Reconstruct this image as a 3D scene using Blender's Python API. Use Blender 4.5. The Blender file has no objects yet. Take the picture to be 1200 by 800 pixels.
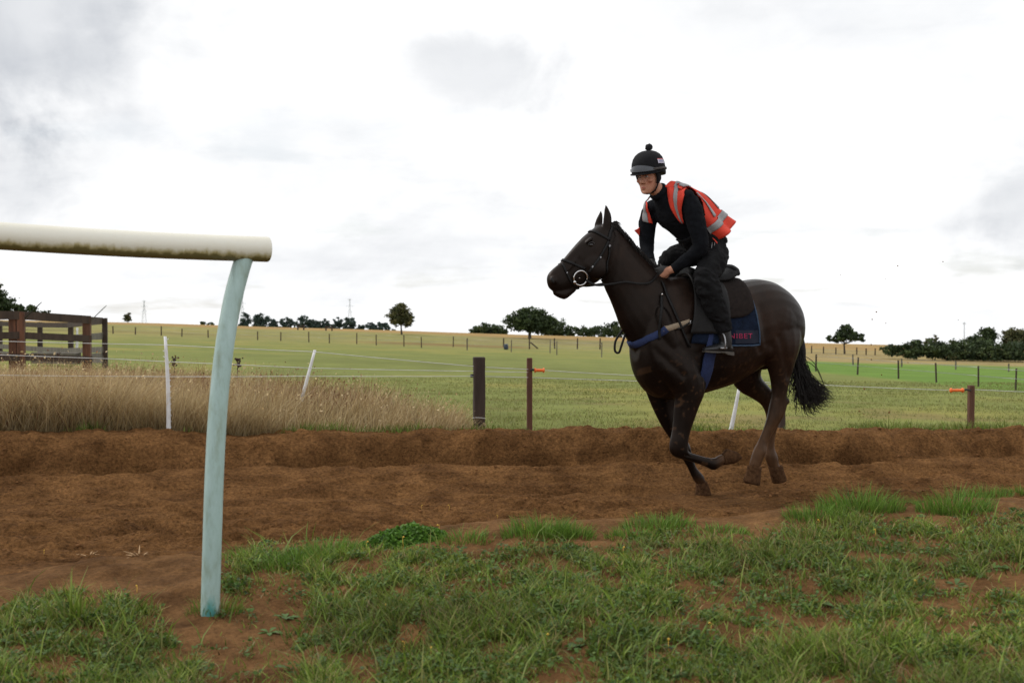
import bpy, bmesh, math, random
import numpy as np
from mathutils import Vector, Matrix
from mathutils.bvhtree import BVHTree

# ------------------------------------------------------------------ camera, sky, sun, exposure
SC = bpy.context.scene
COL = SC.collection
random.seed(7)
RNG = np.random.default_rng(7)
CAM_Z, FPX, PITCH = 1.3, 1470.0, math.atan(30 / 1470.0)
cam_d = bpy.data.cameras.new('camera')
cam = bpy.data.objects.new('camera', cam_d)
COL.objects.link(cam)
cam.location = (0, 0, CAM_Z)
cam.rotation_euler = (math.pi / 2 - PITCH, 0, 0)
cam_d.sensor_width = 36
cam_d.lens = FPX / 1200 * 36
cam_d.clip_start = 0.05
cam_d.clip_end = 20000
cam_d.dof.use_dof = True
cam_d.dof.focus_distance = 8.6
cam_d.dof.aperture_fstop = 5.0
SC.camera = cam
SC.view_settings.view_transform = 'Standard'
SC.view_settings.look = 'None'
SC.view_settings.gamma = 1
SC.view_settings.exposure = 0.0
SC.view_settings.use_curve_mapping = False
SC.render.engine = 'CYCLES'
SC.cycles.max_bounces = 6
SC.cycles.transparent_max_bounces = 6
SC.cycles.use_denoising = True

SUN_EL, SUN_AZ = math.radians(46), math.radians(-72)    # azimuth from +Y towards +X
sun_d = bpy.data.lights.new('sun', 'SUN')
sun_d.energy = 1.4
sun_d.angle = math.radians(10)
sun_d.color = (1.0, 0.96, 0.9)
sun = bpy.data.objects.new('sun', sun_d)
COL.objects.link(sun)
sv = Vector((math.sin(SUN_AZ) * math.cos(SUN_EL), math.cos(SUN_AZ) * math.cos(SUN_EL), math.sin(SUN_EL)))
sun.rotation_euler = sv.to_track_quat('Z', 'Y').to_euler()
sun.location = (0, 0, 50)


def pixdir(px, py):
    """direction of the ray that leaves the camera through a point of the 1200 x 800 picture"""
    x, y = (px - 600) / FPX, (400 - py) / FPX
    c, s = math.cos(PITCH), math.sin(PITCH)
    return Vector((x, c + y * s, -s + y * c))


def build_world():
    w = bpy.data.worlds.new('World')
    SC.world = w
    w.use_nodes = True
    nt = w.node_tree
    nt.nodes.clear()
    N = nt.nodes.new
    L = nt.links.new
    out = N('ShaderNodeOutputWorld')
    bg = N('ShaderNodeBackground')
    bg.inputs['Strength'].default_value = 0.1
    L(bg.outputs[0], out.inputs[0])
    sky = N('ShaderNodeTexSky')
    sky.sky_type = 'NISHITA'
    sky.sun_disc = False
    sky.sun_elevation = SUN_EL
    sky.sun_rotation = SUN_AZ
    tc = N('ShaderNodeTexCoord')

    def math_(op, a, b=None, clamp=False):
        n = N('ShaderNodeMath')
        n.operation = op
        n.use_clamp = clamp
        for i, v in enumerate((a, b)):
            if v is None:
                continue
            if isinstance(v, (int, float)):
                n.inputs[i].default_value = v
            else:
                L(v, n.inputs[i])
        return n.outputs[0]
    sep = N('ShaderNodeSeparateXYZ')
    L(tc.outputs['Generated'], sep.inputs[0])
    zz = math_('ADD', math_('MAXIMUM', sep.outputs[2], 0.0), 0.16)
    comb = N('ShaderNodeCombineXYZ')
    L(math_('DIVIDE', sep.outputs[0], zz), comb.inputs[0])
    L(math_('DIVIDE', sep.outputs[1], zz), comb.inputs[1])

    def noise(scale, detail, rough, off, dist=0.0):
        m = N('ShaderNodeMapping')
        m.inputs['Location'].default_value = off
        L(comb.outputs[0], m.inputs[0])
        n = N('ShaderNodeTexNoise')
        n.inputs['Scale'].default_value = scale
        n.inputs['Detail'].default_value = detail
        n.inputs['Roughness'].default_value = rough
        n.inputs['Distortion'].default_value = dist
        L(m.outputs[0], n.inputs['Vector'])
        return n.outputs['Fac']

    def ramp(v, a, b, c, d):
        m = N('ShaderNodeMapRange')
        m.interpolation_type = 'SMOOTHSTEP'
        L(v, m.inputs[0])
        for i, k in enumerate((a, b, c, d)):
            m.inputs[1 + i].default_value = k
        return m.outputs[0]
    n1 = noise(0.9, 7, 0.55, (3.1, 0.4, 0), 0.3)
    n2 = noise(3.2, 8, 0.6, (1.7, 5.2, 0), 0.4)
    n3 = noise(1.9, 9, 0.62, (8.2, 2.2, 0), 0.2)
    # cloud brightness: mostly bright white, greyer undersides where the noise is thick
    g1 = ramp(n1, 0.45, 0.68, 0.0, 0.08)
    g2 = ramp(n2, 0.48, 0.72, 0.0, 0.06)
    val = math_('SUBTRACT', math_('SUBTRACT', 1.12, g1), g2)
    # individual darker clouds hanging in the sky (world directions)
    def dnoise(scale, off):
        m = N('ShaderNodeMapping')
        m.inputs['Location'].default_value = off
        m.inputs['Scale'].default_value = (1, 1, 1.5)
        L(tc.outputs['Generated'], m.inputs[0])
        n = N('ShaderNodeTexNoise')
        n.inputs['Scale'].default_value = scale
        n.inputs['Detail'].default_value = 9
        n.inputs['Roughness'].default_value = 0.58
        n.inputs['Distortion'].default_value = 0.35
        L(m.outputs[0], n.inputs['Vector'])
        return n.outputs['Fac']
    d1, d2 = dnoise(7.0, (0.3, 1.1, 2.0)), dnoise(4.2, (5.3, 0.1, 1.0))
    val = math_('SUBTRACT', val, ramp(d2, 0.46, 0.68, 0.0, 0.17))
    rag = math_('MULTIPLY', math_('SUBTRACT', d1, 0.5), 3.2)
    rag2 = math_('MULTIPLY', math_('SUBTRACT', n3, 0.5), 0.5)
    for px, py, rx, ry, dk in ((-40, 50, 210, 140, 0.30), (10, 200, 110, 90, 0.24), (555, 84, 88, 40, 0.22), (1185, 235, 120, 85, 0.24),
                               (330, 180, 150, 60, 0.10), (330, 310, 260, 45, 0.10), (1000, 20, 330, 90, 0.10), (1080, 270, 260, 22, 0.06), (120, 190, 120, 40, 0.08)):
        c = pixdir(px, py).normalized()
        h = Vector((c.y, -c.x, 0)).normalized()
        v = h.cross(c).normalized()

        def dot(vec):
            d = N('ShaderNodeVectorMath')
            d.operation = 'DOT_PRODUCT'
            L(tc.outputs['Generated'], d.inputs[0])
            d.inputs[1].default_value = vec
            return d.outputs['Value']
        a = math_('MULTIPLY', dot(h), FPX / rx)
        b = math_('MULTIPLY', dot(v), FPX / ry)
        r = math_('SQRT', math_('ADD', math_('MULTIPLY', a, a), math_('MULTIPLY', b, b)))
        r = math_('ADD', math_('ADD', r, math_('MULTIPLY', rag, 1.0)), rag2)
        front = math_('GREATER_THAN', dot(c), 0.3)
        k = math_('MULTIPLY', ramp(r, 0.15, 1.15, dk, 0.0), front)
        val = math_('SUBTRACT', val, k)
    val = math_('MULTIPLY', val, 10.0)          # background strength is 0.1
    tint = N('ShaderNodeCombineColor')
    L(math_('MULTIPLY', val, 0.985), tint.inputs[0])
    L(math_('MULTIPLY_ADD', val, 0.94), tint.inputs[1])
    L(math_('MULTIPLY_ADD', val, 0.86), tint.inputs[2])
    tint.inputs[1].links[0].from_node.inputs[2].default_value = 0.55
    tint.inputs[2].links[0].from_node.inputs[2].default_value = 1.5
    # thin blue gaps low over the horizon
    gap = math_('MULTIPLY', ramp(noise(1.5, 6, 0.55, (4.4, 9.1, 0), 0.2), 0.55, 0.70, 0.0, 0.75), ramp(sep.outputs[2], 0.02, 0.2, 1.0, 0.25))
    mix = N('ShaderNodeMix')
    mix.data_type = 'RGBA'
    L(gap, mix.inputs[0])
    L(tint.outputs[0], mix.inputs[6])
    L(sky.outputs[0], mix.inputs[7])
    # keep the gap bright: haze in front of the blue
    mix2 = N('ShaderNodeMix')
    mix2.data_type = 'RGBA'
    mix2.inputs[0].default_value = 0.55
    L(mix.outputs[2], mix2.inputs[6])
    L(tint.outputs[0], mix2.inputs[7])
    L(mix2.outputs[2], bg.inputs['Color'])


build_world()


# ------------------------------------------------------------------ noise
def _hash(ix, iy, seed):
    h = (ix.astype(np.int64) * 374761393 + iy.astype(np.int64) * 668265263 + seed * 1442695041) & 0xFFFFFFFF
    h = ((h ^ (h >> 13)) * 1274126177) & 0xFFFFFFFF
    h = h ^ (h >> 16)
    return (h & 0xFFFF) / 65535.0


def vnoise(x, y, seed=0):
    x = np.asarray(x, float)
    y = np.asarray(y, float)
    ix, iy = np.floor(x), np.floor(y)
    fx, fy = x - ix, y - iy
    fx = fx * fx * (3 - 2 * fx)
    fy = fy * fy * (3 - 2 * fy)
    a, b = _hash(ix, iy, seed), _hash(ix + 1, iy, seed)
    c, d = _hash(ix, iy + 1, seed), _hash(ix + 1, iy + 1, seed)
    return (a + (b - a) * fx) * (1 - fy) + (c + (d - c) * fx) * fy - 0.5


def fbm(x, y, oct=4, seed=0, gain=0.5):
    x = np.asarray(x, float)
    y = np.asarray(y, float)
    s, a = 0, 1.0
    for i in range(oct):
        s = s + a * vnoise(x, y, seed + i * 17)
        x, y = x * 2.03 + 11.3, y * 2.03 + 4.7
        a *= gain
    return s


def cells(x, y, seed=0):
    """distance to the nearest of scattered points, and that point's own random value"""
    x = np.asarray(x, float)
    y = np.asarray(y, float)
    ix, iy = np.floor(x), np.floor(y)
    best = np.full(np.broadcast(x, y).shape, 9.0)
    val = np.zeros_like(best)
    for dx in (-1, 0, 1):
        for dy in (-1, 0, 1):
            cx, cy = ix + dx, iy + dy
            px = cx + _hash(cx, cy, seed + 1)
            py = cy + _hash(cx, cy, seed + 2)
            d = np.hypot(x - px, y - py)
            m = d < best
            best = np.where(m, d, best)
            val = np.where(m, _hash(cx, cy, seed + 3), val)
    return best, val


def lumps(x, y, seed=0):
    d, v = cells(x, y, seed)
    return np.sqrt(np.clip(1 - (d / 0.75) ** 2, 0, 1)) * (0.25 + 0.75 * v * v)


def sstep(x, a, b):
    t = np.clip((np.asarray(x, float) - a) / (b - a), 0, 1)
    return t * t * (3 - 2 * t)


# ------------------------------------------------------------------ the lie of the land
TA = math.radians(12)
TC, TS = math.cos(TA), math.sin(TA)


def to_st(x, y):
    return x * TC + y * TS, -x * TS + y * TC


def from_st(s, t):
    return s * TC - t * TS, s * TS + t * TC


def lip_h(s):
    return np.interp(s, [-6, -3, -1, 1.2, 3.7, 8, 20], [0.13, 0.15, 0.19, 0.335, 0.40, 0.44, 0.45])


def crest_h(s):
    return 0.325 - 0.0130 * np.clip(s, -10, 15)


def lip_t(s):
    return 5.5 + 0.16 * vnoise(np.asarray(s) * 0.9, np.asarray(s) * 0 + 3.3, 5) + 0.1 * vnoise(np.asarray(s) * 2.3, np.asarray(s) * 0 + 1.3, 6)


def ground_near(s, t, detail=True):
    """verge, dirt track and far bank, in track coordinates (s along, t across)"""
    s = np.asarray(s, float)
    t = np.asarray(t, float)
    lt = lip_t(s)
    lh = lip_h(s)
    soft = np.interp(s, [-1.5, 0.8], [1.9, 1.05])
    base = -0.008 * (np.clip(s, -10, 15) - 3.28) - 0.050 + 0.145 * sstep(t, 9.2, 9.9)
    verge = lh - 0.05 * np.clip(lt - t, 0, 20) + 0.05 * fbm(s * 0.9, t * 0.9, 3, 21)
    # far bank with a ragged top edge
    e1 = 9.88 + 0.22 * fbm(s * 0.8, s * 0 + 9.1, 3, 31)
    ch = crest_h(s) + 0.055 * fbm(s * 1.1, s * 0 + 2.2, 3, 41)
    rise = np.power(sstep(t, e1 + 0.05, e1 + 0.42), 0.8)
    back = sstep(t, e1 + 0.55, e1 + 1.2)
    bank = base + (ch - base) * rise - 0.06 * back
    dn = sstep(t, lt + 0.02, lt + soft)
    z = verge * (1 - dn) + bank * dn
    hoof = np.exp(-(((s - 3.38) / .40) ** 4 + ((t - 8.65) / .60) ** 4))
    if detail:
        z = z + (1 - dn) * (0.022 * lumps(s * 6, t * 6, 138) + 0.012 * lumps(s * 14, t * 14, 148))
        on = sstep(t, lt + 0.1, lt + 0.7)
        far = sstep(t, 9.6, 9.9)
        rip = 0.035 * fbm(s * 0.5, t * 3.0, 3, 51) + 0.030 * fbm(s * 1.6, t * 7.5, 4, 61, 0.6) + 0.022 * fbm(s * 0.9, t * 15, 3, 63, 0.6)
        z = z + on * (1 - far) * rip
        # wheel and harrow grooves that follow the track
        for tc_, w_, d_ in ((7.2, 0.08, 0.045), (7.55, 0.06, 0.03), (7.85, 0.07, 0.045), (8.25, 0.06, 0.03), (8.6, 0.09, 0.05), (8.95, 0.06, 0.03), (9.2, 0.07, 0.03), (6.75, 0.12, 0.03)):
            wob = tc_ + 0.12 * fbm(s * 0.5, s * 0 + tc_, 2, 71)
            z = z - on * d_ * np.exp(-((t - wob) / w_) ** 2) * (0.6 + 0.9 * vnoise(s * 1.3, t * 0 + tc_, 73))
        # crumbling bank face
        face = rise * (1 - back)
        lump = 0.075 * fbm(s * 2.6, t * 3.5, 4, 81, 0.62) * np.clip(4 * rise * (1 - rise) + 0.35, 0, 1)
        z = z + sstep(t, e1 - 0.1, e1 + 0.1) * (1 - 0.65 * back) * lump
        hole = np.clip(fbm(s * 1.2, s * 0 + 5.5, 3, 91) - 0.05, 0, 1) * 0.55
        z = z - (0.05 + 1.2 * hole) * np.exp(-((t - e1 - 0.10) / 0.10) ** 2)
        z = z + 0.020 * fbm(s * 6.5, t * 6.5, 4, 95, 0.6) * (0.5 + on)
        rough = 0.55 + 1.3 * np.clip(fbm(s * 1.1, t * 1.6, 3, 97) + 0.15, 0, 1)
        warp = 0.6 * fbm(s * 5, t * 5, 2, 88)
        nearside = sstep(t, 9.0, 8.3) * 1.05 + 0.25
        z = z + on * rough * nearside * (0.024 * lumps(s * 5 + warp, t * 11 - warp, 98) + 0.024 * lumps(s * 11 - warp, t * 20 + warp, 108) + 0.016 * fbm(s * 20, t * 26, 2, 99))
        fl = sstep(t, e1 + 0.02, e1 + 0.12) * (1 - back)
        z = z + fl * (0.030 * lumps(s * 5 + warp, t * 8, 118) + 0.020 * lumps(s * 12, t * 15 + warp, 128))
        z = z * (1 - hoof) + (-0.070) * hoof + hoof * (0.018 * lumps(s * 9, t * 16, 98) + 0.012 * fbm(s * 15, t * 15, 2, 77))
    return z


def field_h(x, y):
    x = np.asarray(x, float)
    y = np.asarray(y, float)
    s, t = to_st(x, y)
    h = np.interp(y, [0, 11.5, 20, 35, 50, 70, 90, 130, 200, 240, 320, 900, 9000], [.45, .34, .10, -.25, -.55, -.87, -1.15, -1.36, -1.56, -3.2, -8, -30, -320])
    tilt = -0.031 * 110 * np.tanh(x / 110) * sstep(y, 12, 50)
    far = h + tilt + 0.25 * fbm(x * 0.03, y * 0.03, 2, 13) * sstep(y, 25, 60)
    near = crest_h(s) - 0.07
    k = sstep(t, 11, 22)
    return near * (1 - k) + far * k


def ground_z(x, y, detail=False):
    s, t = to_st(x, y)
    if t < 10.95:
        return float(ground_near(s, t, detail))
    return float(field_h(x, y))


def at_ground(px, py, lo=2.0, hi=400.0):
    """the point of the land that the photograph shows at a picture position"""
    d = pixdir(px, py)
    d = d / d.y
    y, step = lo, 0.02
    while y < hi:
        p = Vector((0, 0, CAM_Z)) + d * y
        if p.z <= ground_z(p.x, p.y):
            return p
        y += step
        step = 0.02 if y < 14 else y * 0.003
    p = Vector((0, 0, CAM_Z)) + d * hi
    return p


def at_depth(px, py, y):
    d = pixdir(px, py)
    return Vector((0, 0, CAM_Z)) + d * (y / d.y)


def project(x, y, z):
    c, s = math.cos(PITCH), math.sin(PITCH)
    zz = z - CAM_Z
    depth = y * c - zz * s
    up = y * s + zz * c
    return 600 + FPX * x / depth, 400 - FPX * up / depth


# ------------------------------------------------------------------ object helpers
ORG = {}


def tag(o, label=None, cat=None, group=None, kind=None):
    if label:
        o['label'] = label
    if cat:
        o['category'] = cat
    if group:
        o['group'] = group
    if kind:
        o['kind'] = kind
    return o


def empty(name, loc, label=None, cat=None, group=None):
    o = bpy.data.objects.new(name, None)
    o.empty_display_size = 0.1
    COL.objects.link(o)
    o.location = loc
    ORG[o] = Vector(loc)
    return tag(o, label, cat, group)


def link_mesh(name, me, mat, parent=None, origin=None):
    """link a mesh given in world coordinates as one object, child of parent or at origin"""
    org = ORG[parent] if parent is not None else Vector(origin or (0, 0, 0))
    if org.length > 0:
        me.transform(Matrix.Translation(-org))
    o = bpy.data.objects.new(name, me)
    COL.objects.link(o)
    if parent is not None:
        o.parent = parent
    else:
        o.location = org
    ORG[o] = org
    if mat is not None:
        me.materials.clear()
        for m in (mat if isinstance(mat, (list, tuple)) else [mat]):
            me.materials.append(m)
    return o


def mesh_arrays(name, verts, faces, cols=None, smooth=False):
    """fast mesh from numpy: faces is (F, k) of one size or a list of such arrays"""
    verts = np.asarray(verts, np.float32).reshape(-1, 3)
    fl = faces if isinstance(faces, list) else [faces]
    fl = [np.asarray(f, np.int32) for f in fl if len(f)]
    me = bpy.data.meshes.new(name)
    loops = np.concatenate([f.ravel() for f in fl])
    sizes = np.concatenate([np.full(len(f), f.shape[1], np.int32) for f in fl])
    starts = np.concatenate([[0], np.cumsum(sizes)[:-1]]).astype(np.int32)
    me.vertices.add(len(verts))
    me.vertices.foreach_set('co', verts.ravel())
    me.loops.add(len(loops))
    me.loops.foreach_set('vertex_index', loops)
    me.polygons.add(len(sizes))
    me.polygons.foreach_set('loop_start', starts)
    if smooth:
        me.polygons.foreach_set('use_smooth', np.ones(len(sizes), bool))
    if cols is not None:
        a = me.color_attributes.new('Col', 'FLOAT_COLOR', 'POINT')
        c = np.ones((len(verts), 4), np.float32)
        c[:, :3] = cols
        a.data.foreach_set('color', c.ravel())
    me.update(calc_edges=True)
    return me


def bm_mesh(name, bm, smooth=True, recalc=True):
    if recalc:
        bmesh.ops.recalc_face_normals(bm, faces=bm.faces[:])
    me = bpy.data.meshes.new(name)
    bm.to_mesh(me)
    bm.free()
    if smooth:
        me.polygons.foreach_set('use_smooth', np.ones(len(me.polygons), bool))
    return me


def add_loft(bm, rings, closed=False, cap=True):
    vs = [[bm.verts.new(p) for p in r] for r in rings]
    n = len(vs[0])
    rng = len(vs) if closed else len(vs) - 1
    for i in range(rng):
        a, b = vs[i], vs[(i + 1) % len(vs)]
        for j in range(n):
            k = (j + 1) % n
            bm.faces.new((a[j], a[k], b[k], b[j]))
    if cap and not closed:
        for r, flip in ((vs[0], True), (vs[-1], False)):
            c = bm.verts.new(sum((v.co for v in r), Vector()) / n)
            for j in range(n):
                k = (j + 1) % n
                bm.faces.new((r[k], r[j], c) if flip else (r[j], r[k], c))


def catmull(rows, sub):
    """smooth interpolation through rows of equal-length number lists"""
    a = np.asarray(rows, float)
    if len(a) < 3 or sub < 2:
        return a
    p = np.vstack([2 * a[0] - a[1], a, 2 * a[-1] - a[-2]])
    out = []
    for i in range(1, len(p) - 2):
        for k in range(sub):
            t = k / sub
            out.append(0.5 * (2 * p[i] + (p[i + 1] - p[i - 1]) * t + (2 * p[i - 1] - 5 * p[i] + 4 * p[i + 1] - p[i + 2]) * t * t
                              + (3 * p[i] - p[i - 1] - 3 * p[i + 1] + p[i + 2]) * t ** 3))
    out.append(a[-1])
    return np.array(out)


def add_tube(bm, pts, rad, n=10, sub=1, round_end=False):
    """round tube through points with a radius at each"""
    rows = [list(p) + [r] for p, r in zip(pts, rad if isinstance(rad, (list, tuple)) else [rad] * len(pts))]
    rows = catmull(rows, sub)
    P = [Vector(r[:3]) for r in rows]
    R = [max(1e-4, r[3]) for r in rows]
    rings = []
    ref = None
    for i, p in enumerate(P):
        tg = (P[min(i + 1, len(P) - 1)] - P[max(i - 1, 0)]).normalized()
        if ref is None:
            ref = tg.orthogonal().normalized()
        ref = (ref - tg * ref.dot(tg)).normalized()
        b = tg.cross(ref)
        ring = lambda c, r: [c + (ref * math.cos(2 * math.pi * j / n) + b * math.sin(2 * math.pi * j / n)) * r for j in range(n)]
        if round_end and i == 0:
            for q in (0.25, 0.65):
                rings.append(ring(p - tg * R[i] * math.sqrt(1 - q * q), R[i] * q))
        rings.append(ring(p, R[i]))
        if round_end and i == len(P) - 1:
            for q in (0.65, 0.25):
                rings.append(ring(p + tg * R[i] * math.sqrt(1 - q * q), R[i] * q))
    add_loft(bm, rings)


def add_ell(bm, c, ax, ay, az, seg=16, rings=10):
    """ellipsoid with three half-axis vectors"""
    m = Matrix(((ax.x, ay.x, az.x, c.x), (ax.y, ay.y, az.y, c.y), (ax.z, ay.z, az.z, c.z), (0, 0, 0, 1)))
    bmesh.ops.create_uvsphere(bm, u_segments=seg, v_segments=rings, radius=1, matrix=m)


def add_box(bm, a, b, wvec, hvec, taper=1.0):
    """bar from a to b with half-width and half-height vectors"""
    v = []
    for p, k in ((a, 1.0), (b, taper)):
        for sx, sy in ((-1, -1), (1, -1), (1, 1), (-1, 1)):
            v.append(bm.verts.new(p + wvec * sx * k + hvec * sy * k))
    for f in ((3, 2, 1, 0), (4, 5, 6, 7), (0, 1, 5, 4), (1, 2, 6, 5), (2, 3, 7, 6), (3, 0, 4, 7)):
        bm.faces.new([v[i] for i in f])


def add_ribbon(bm, pts, nrm, width, thick):
    """strap: box section that follows points, flat side along the normals"""
    rings = []
    for i, p in enumerate(pts):
        tg = (pts[min(i + 1, len(pts) - 1)] - pts[max(i - 1, 0)]).normalized()
        n_ = (nrm[i] - tg * nrm[i].dot(tg)).normalized()
        b = tg.cross(n_)
        w = (width[i] if isinstance(width, (list, tuple)) else width) / 2
        rings.append([p - b * w, p - b * w * 0.9 + n_ * thick, p + b * w * 0.9 + n_ * thick, p + b * w])
    add_loft(bm, rings)


def remeshed(name, bm, voxel, smooth_it, factor=0.5):
    """one continuous skin over overlapping closed shapes"""
    me = bm_mesh('tmp', bm)
    o = bpy.data.objects.new('tmp', me)
    COL.objects.link(o)
    m = o.modifiers.new('r', 'REMESH')
    m.mode = 'VOXEL'
    m.voxel_size = voxel
    m.use_smooth_shade = True
    s = o.modifiers.new('s', 'SMOOTH')
    s.factor = factor
    s.iterations = smooth_it
    dg = bpy.context.evaluated_depsgraph_get()
    ev = o.evaluated_get(dg)
    out = bpy.data.meshes.new_from_object(ev, depsgraph=dg)
    out.name = name
    bpy.data.objects.remove(o)
    bpy.data.meshes.remove(me)
    out.polygons.foreach_set('use_smooth', np.ones(len(out.polygons), bool))
    return out


def set_cols(me, cols):
    a = me.color_attributes.get('Col') or me.color_attributes.new('Col', 'FLOAT_COLOR', 'POINT')
    c = np.ones((len(me.vertices), 4), np.float32)
    c[:, :3] = cols
    a.data.foreach_set('color', c.ravel())


def co_of(me):
    a = np.empty(len(me.vertices) * 3, np.float32)
    me.vertices.foreach_get('co', a)
    return a.reshape(-1, 3)


# ------------------------------------------------------------------ materials
MATS = {}


def grit(m, scale, lo, hi):
    """multiply a material's colour by a fine crumb pattern"""
    nt = m.node_tree
    N, L = nt.nodes.new, nt.links.new
    b = nt.nodes['Principled BSDF']
    src = b.inputs['Base Color'].links[0].from_socket
    tc = N('ShaderNodeTexCoord')
    n = N('ShaderNodeTexNoise')
    n.inputs['Scale'].default_value = scale
    n.inputs['Detail'].default_value = 5
    n.inputs['Roughness'].default_value = 0.75
    L(tc.outputs['Object'], n.inputs['Vector'])
    r = N('ShaderNodeMapRange')
    L(n.outputs['Fac'], r.inputs[0])
    for i, v in enumerate((0.33, 0.67, lo, hi)):
        r.inputs[1 + i].default_value = v
    c = N('ShaderNodeCombineColor')
    for i in range(3):
        L(r.outputs[0], c.inputs[i])
    mx = N('ShaderNodeMix')
    mx.data_type = 'RGBA'
    mx.blend_type = 'MULTIPLY'
    mx.inputs[0].default_value = 1.0
    L(src, mx.inputs[6])
    L(c.outputs[0], mx.inputs[7])
    L(mx.outputs[2], b.inputs['Base Color'])
    return m


def mat(name, col, rough=0.7, var=0.15, scale=8.0, bump=0.0, bscale=None, col2=None, metal=0.0, spec=0.5, attr=False, trans=0.0,
        detail=5, sheen=0.0, stretch=None, coat=0.0, stint=None):
    if name in MATS:
        return MATS[name]
    m = bpy.data.materials.new(name)
    m.use_nodes = True
    nt = m.node_tree
    b = nt.nodes['Principled BSDF']
    N, L = nt.nodes.new, nt.links.new
    b.inputs['Roughness'].default_value = rough
    b.inputs['Metallic'].default_value = metal
    b.inputs['Specular IOR Level'].default_value = spec
    b.inputs['Sheen Weight'].default_value = sheen
    if stint:
        b.inputs['Specular Tint'].default_value = (*stint, 1)
    b.inputs['Coat Weight'].default_value = coat
    tc = N('ShaderNodeTexCoord')
    src = tc.outputs['Object']
    if stretch:
        mp = N('ShaderNodeMapping')
        mp.inputs['Scale'].default_value = stretch
        L(src, mp.inputs[0])
        src = mp.outputs[0]
    n = N('ShaderNodeTexNoise')
    n.inputs['Scale'].default_value = scale
    n.inputs['Detail'].default_value = detail
    n.inputs['Roughness'].default_value = 0.6
    L(src, n.inputs['Vector'])
    if attr:
        at = N('ShaderNodeAttribute')
        at.attribute_name = 'Col'
        mx = N('ShaderNodeMix')
        mx.data_type = 'RGBA'
        mx.blend_type = 'MULTIPLY'
        mx.inputs[0].default_value = 1.0
        rp = N('ShaderNodeMapRange')
        L(n.outputs['Fac'], rp.inputs[0])
        rp.inputs[1].default_value = 0.3
        rp.inputs[2].default_value = 0.7
        rp.inputs[3].default_value = 1 - var
        rp.inputs[4].default_value = 1 + var
        L(at.outputs['Color'], mx.inputs[6])
        cc = N('ShaderNodeCombineColor')
        for i in range(3):
            L(rp.outputs[0], cc.inputs[i])
        L(cc.outputs[0], mx.inputs[7])
        colout = mx.outputs[2]
    else:
        c2 = col2 or tuple(c * (1 + var * 1.2) for c in col)
        c1 = tuple(c * (1 - var) for c in col)
        r = N('ShaderNodeValToRGB')
        r.color_ramp.elements[0].position = 0.32
        r.color_ramp.elements[1].position = 0.68
        r.color_ramp.elements[0].color = (*c1, 1)
        r.color_ramp.elements[1].color = (*c2, 1)
        L(n.outputs['Fac'], r.inputs[0])
        colout = r.outputs[0]
    L(colout, b.inputs['Base Color'])
    if bump:
        n2 = N('ShaderNodeTexNoise')
        n2.inputs['Scale'].default_value = bscale or scale * 4
        n2.inputs['Detail'].default_value = 6
        n2.inputs['Roughness'].default_value = 0.65
        L(src, n2.inputs['Vector'])
        bp = N('ShaderNodeBump')
        bp.inputs['Strength'].default_value = 1.0
        bp.inputs['Distance'].default_value = bump
        L(n2.outputs['Fac'], bp.inputs['Height'])
        L(bp.outputs[0], b.inputs['Normal'])
    if trans:
        t = N('ShaderNodeBsdfTranslucent')
        L(colout, t.inputs['Color'])
        mixs = N('ShaderNodeMixShader')
        mixs.inputs[0].default_value = trans
        out = nt.nodes['Material Output']
        L(b.outputs[0], mixs.inputs[1])
        L(t.outputs[0], mixs.inputs[2])
        L(mixs.outputs[0], out.inputs['Surface'])
    MATS[name] = m
    return m


M_soil = mat('track_soil', (0.150, 0.070, 0.026), 0.97, 0.36, 3.2, 0.045, 48, spec=0.05, detail=12, col2=(0.235, 0.116, 0.044))
M_soil_v = mat('verge_soil', (0.140, 0.068, 0.027), 0.97, 0.42, 5.0, 0.012, 60, col2=(0.20, 0.104, 0.043), spec=0.05, detail=8)
grit(M_soil, 42, 0.48, 1.55)
grit(M_soil_v, 50, 0.62, 1.3)
M_clod = mat('soil_clods', (0.155, 0.073, 0.028), 0.95, 0.3, 12, 0.004, 60, spec=0.15)
M_blade = mat('grass_blades', (1, 1, 1), 0.55, 0.06, 6, attr=True, trans=0.28, spec=0.3)
M_dry = mat('dry_stalks', (1, 1, 1), 0.7, 0.06, 3, attr=True, trans=0.25, spec=0.2)
M_leaf = mat('tree_leaves', (1, 1, 1), 0.6, 0.12, 1.5, attr=True, trans=0.2, spec=0.3)
M_bark = mat('bark', (0.07, 0.055, 0.042), 0.9, 0.3, 4, 0.02, 12)
# ------------------------------------------------------------------ ground sheets
def grow(a, b, step, first, ratio):
    """coordinates from a to b, step apart, then growing outwards on both sides"""
    mid = list(np.arange(a, b + step / 2, step))
    lo, hi, d = [], [], step
    x = a
    while x > first[0]:
        d *= ratio
        x -= d
        lo.append(x)
    d, x = step, mid[-1]
    while x < first[1]:
        d *= ratio
        x += d
        hi.append(x)
    return np.array(lo[::-1] + mid + hi)


def grid_faces(ny, nx):
    i = np.arange((ny - 1) * (nx - 1))
    r, c = i // (nx - 1), i % (nx - 1)
    a = r * nx + c
    return np.stack([a, a + 1, a + nx + 1, a + nx], 1)


def st_sheet(name, s, t, m, extra=None):
    S, T = np.meshgrid(s, t)
    Z = ground_near(S, T)
    if extra is not None:
        Z = Z + extra(S, T)
    X, Y = from_st(S, T)
    v = np.stack([X, Y, Z], -1).reshape(-1, 3)
    o = link_mesh(name, mesh_arrays(name, v, grid_faces(len(t), len(s)), smooth=True), m)
    tag(o, kind='structure')
    return o


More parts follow.
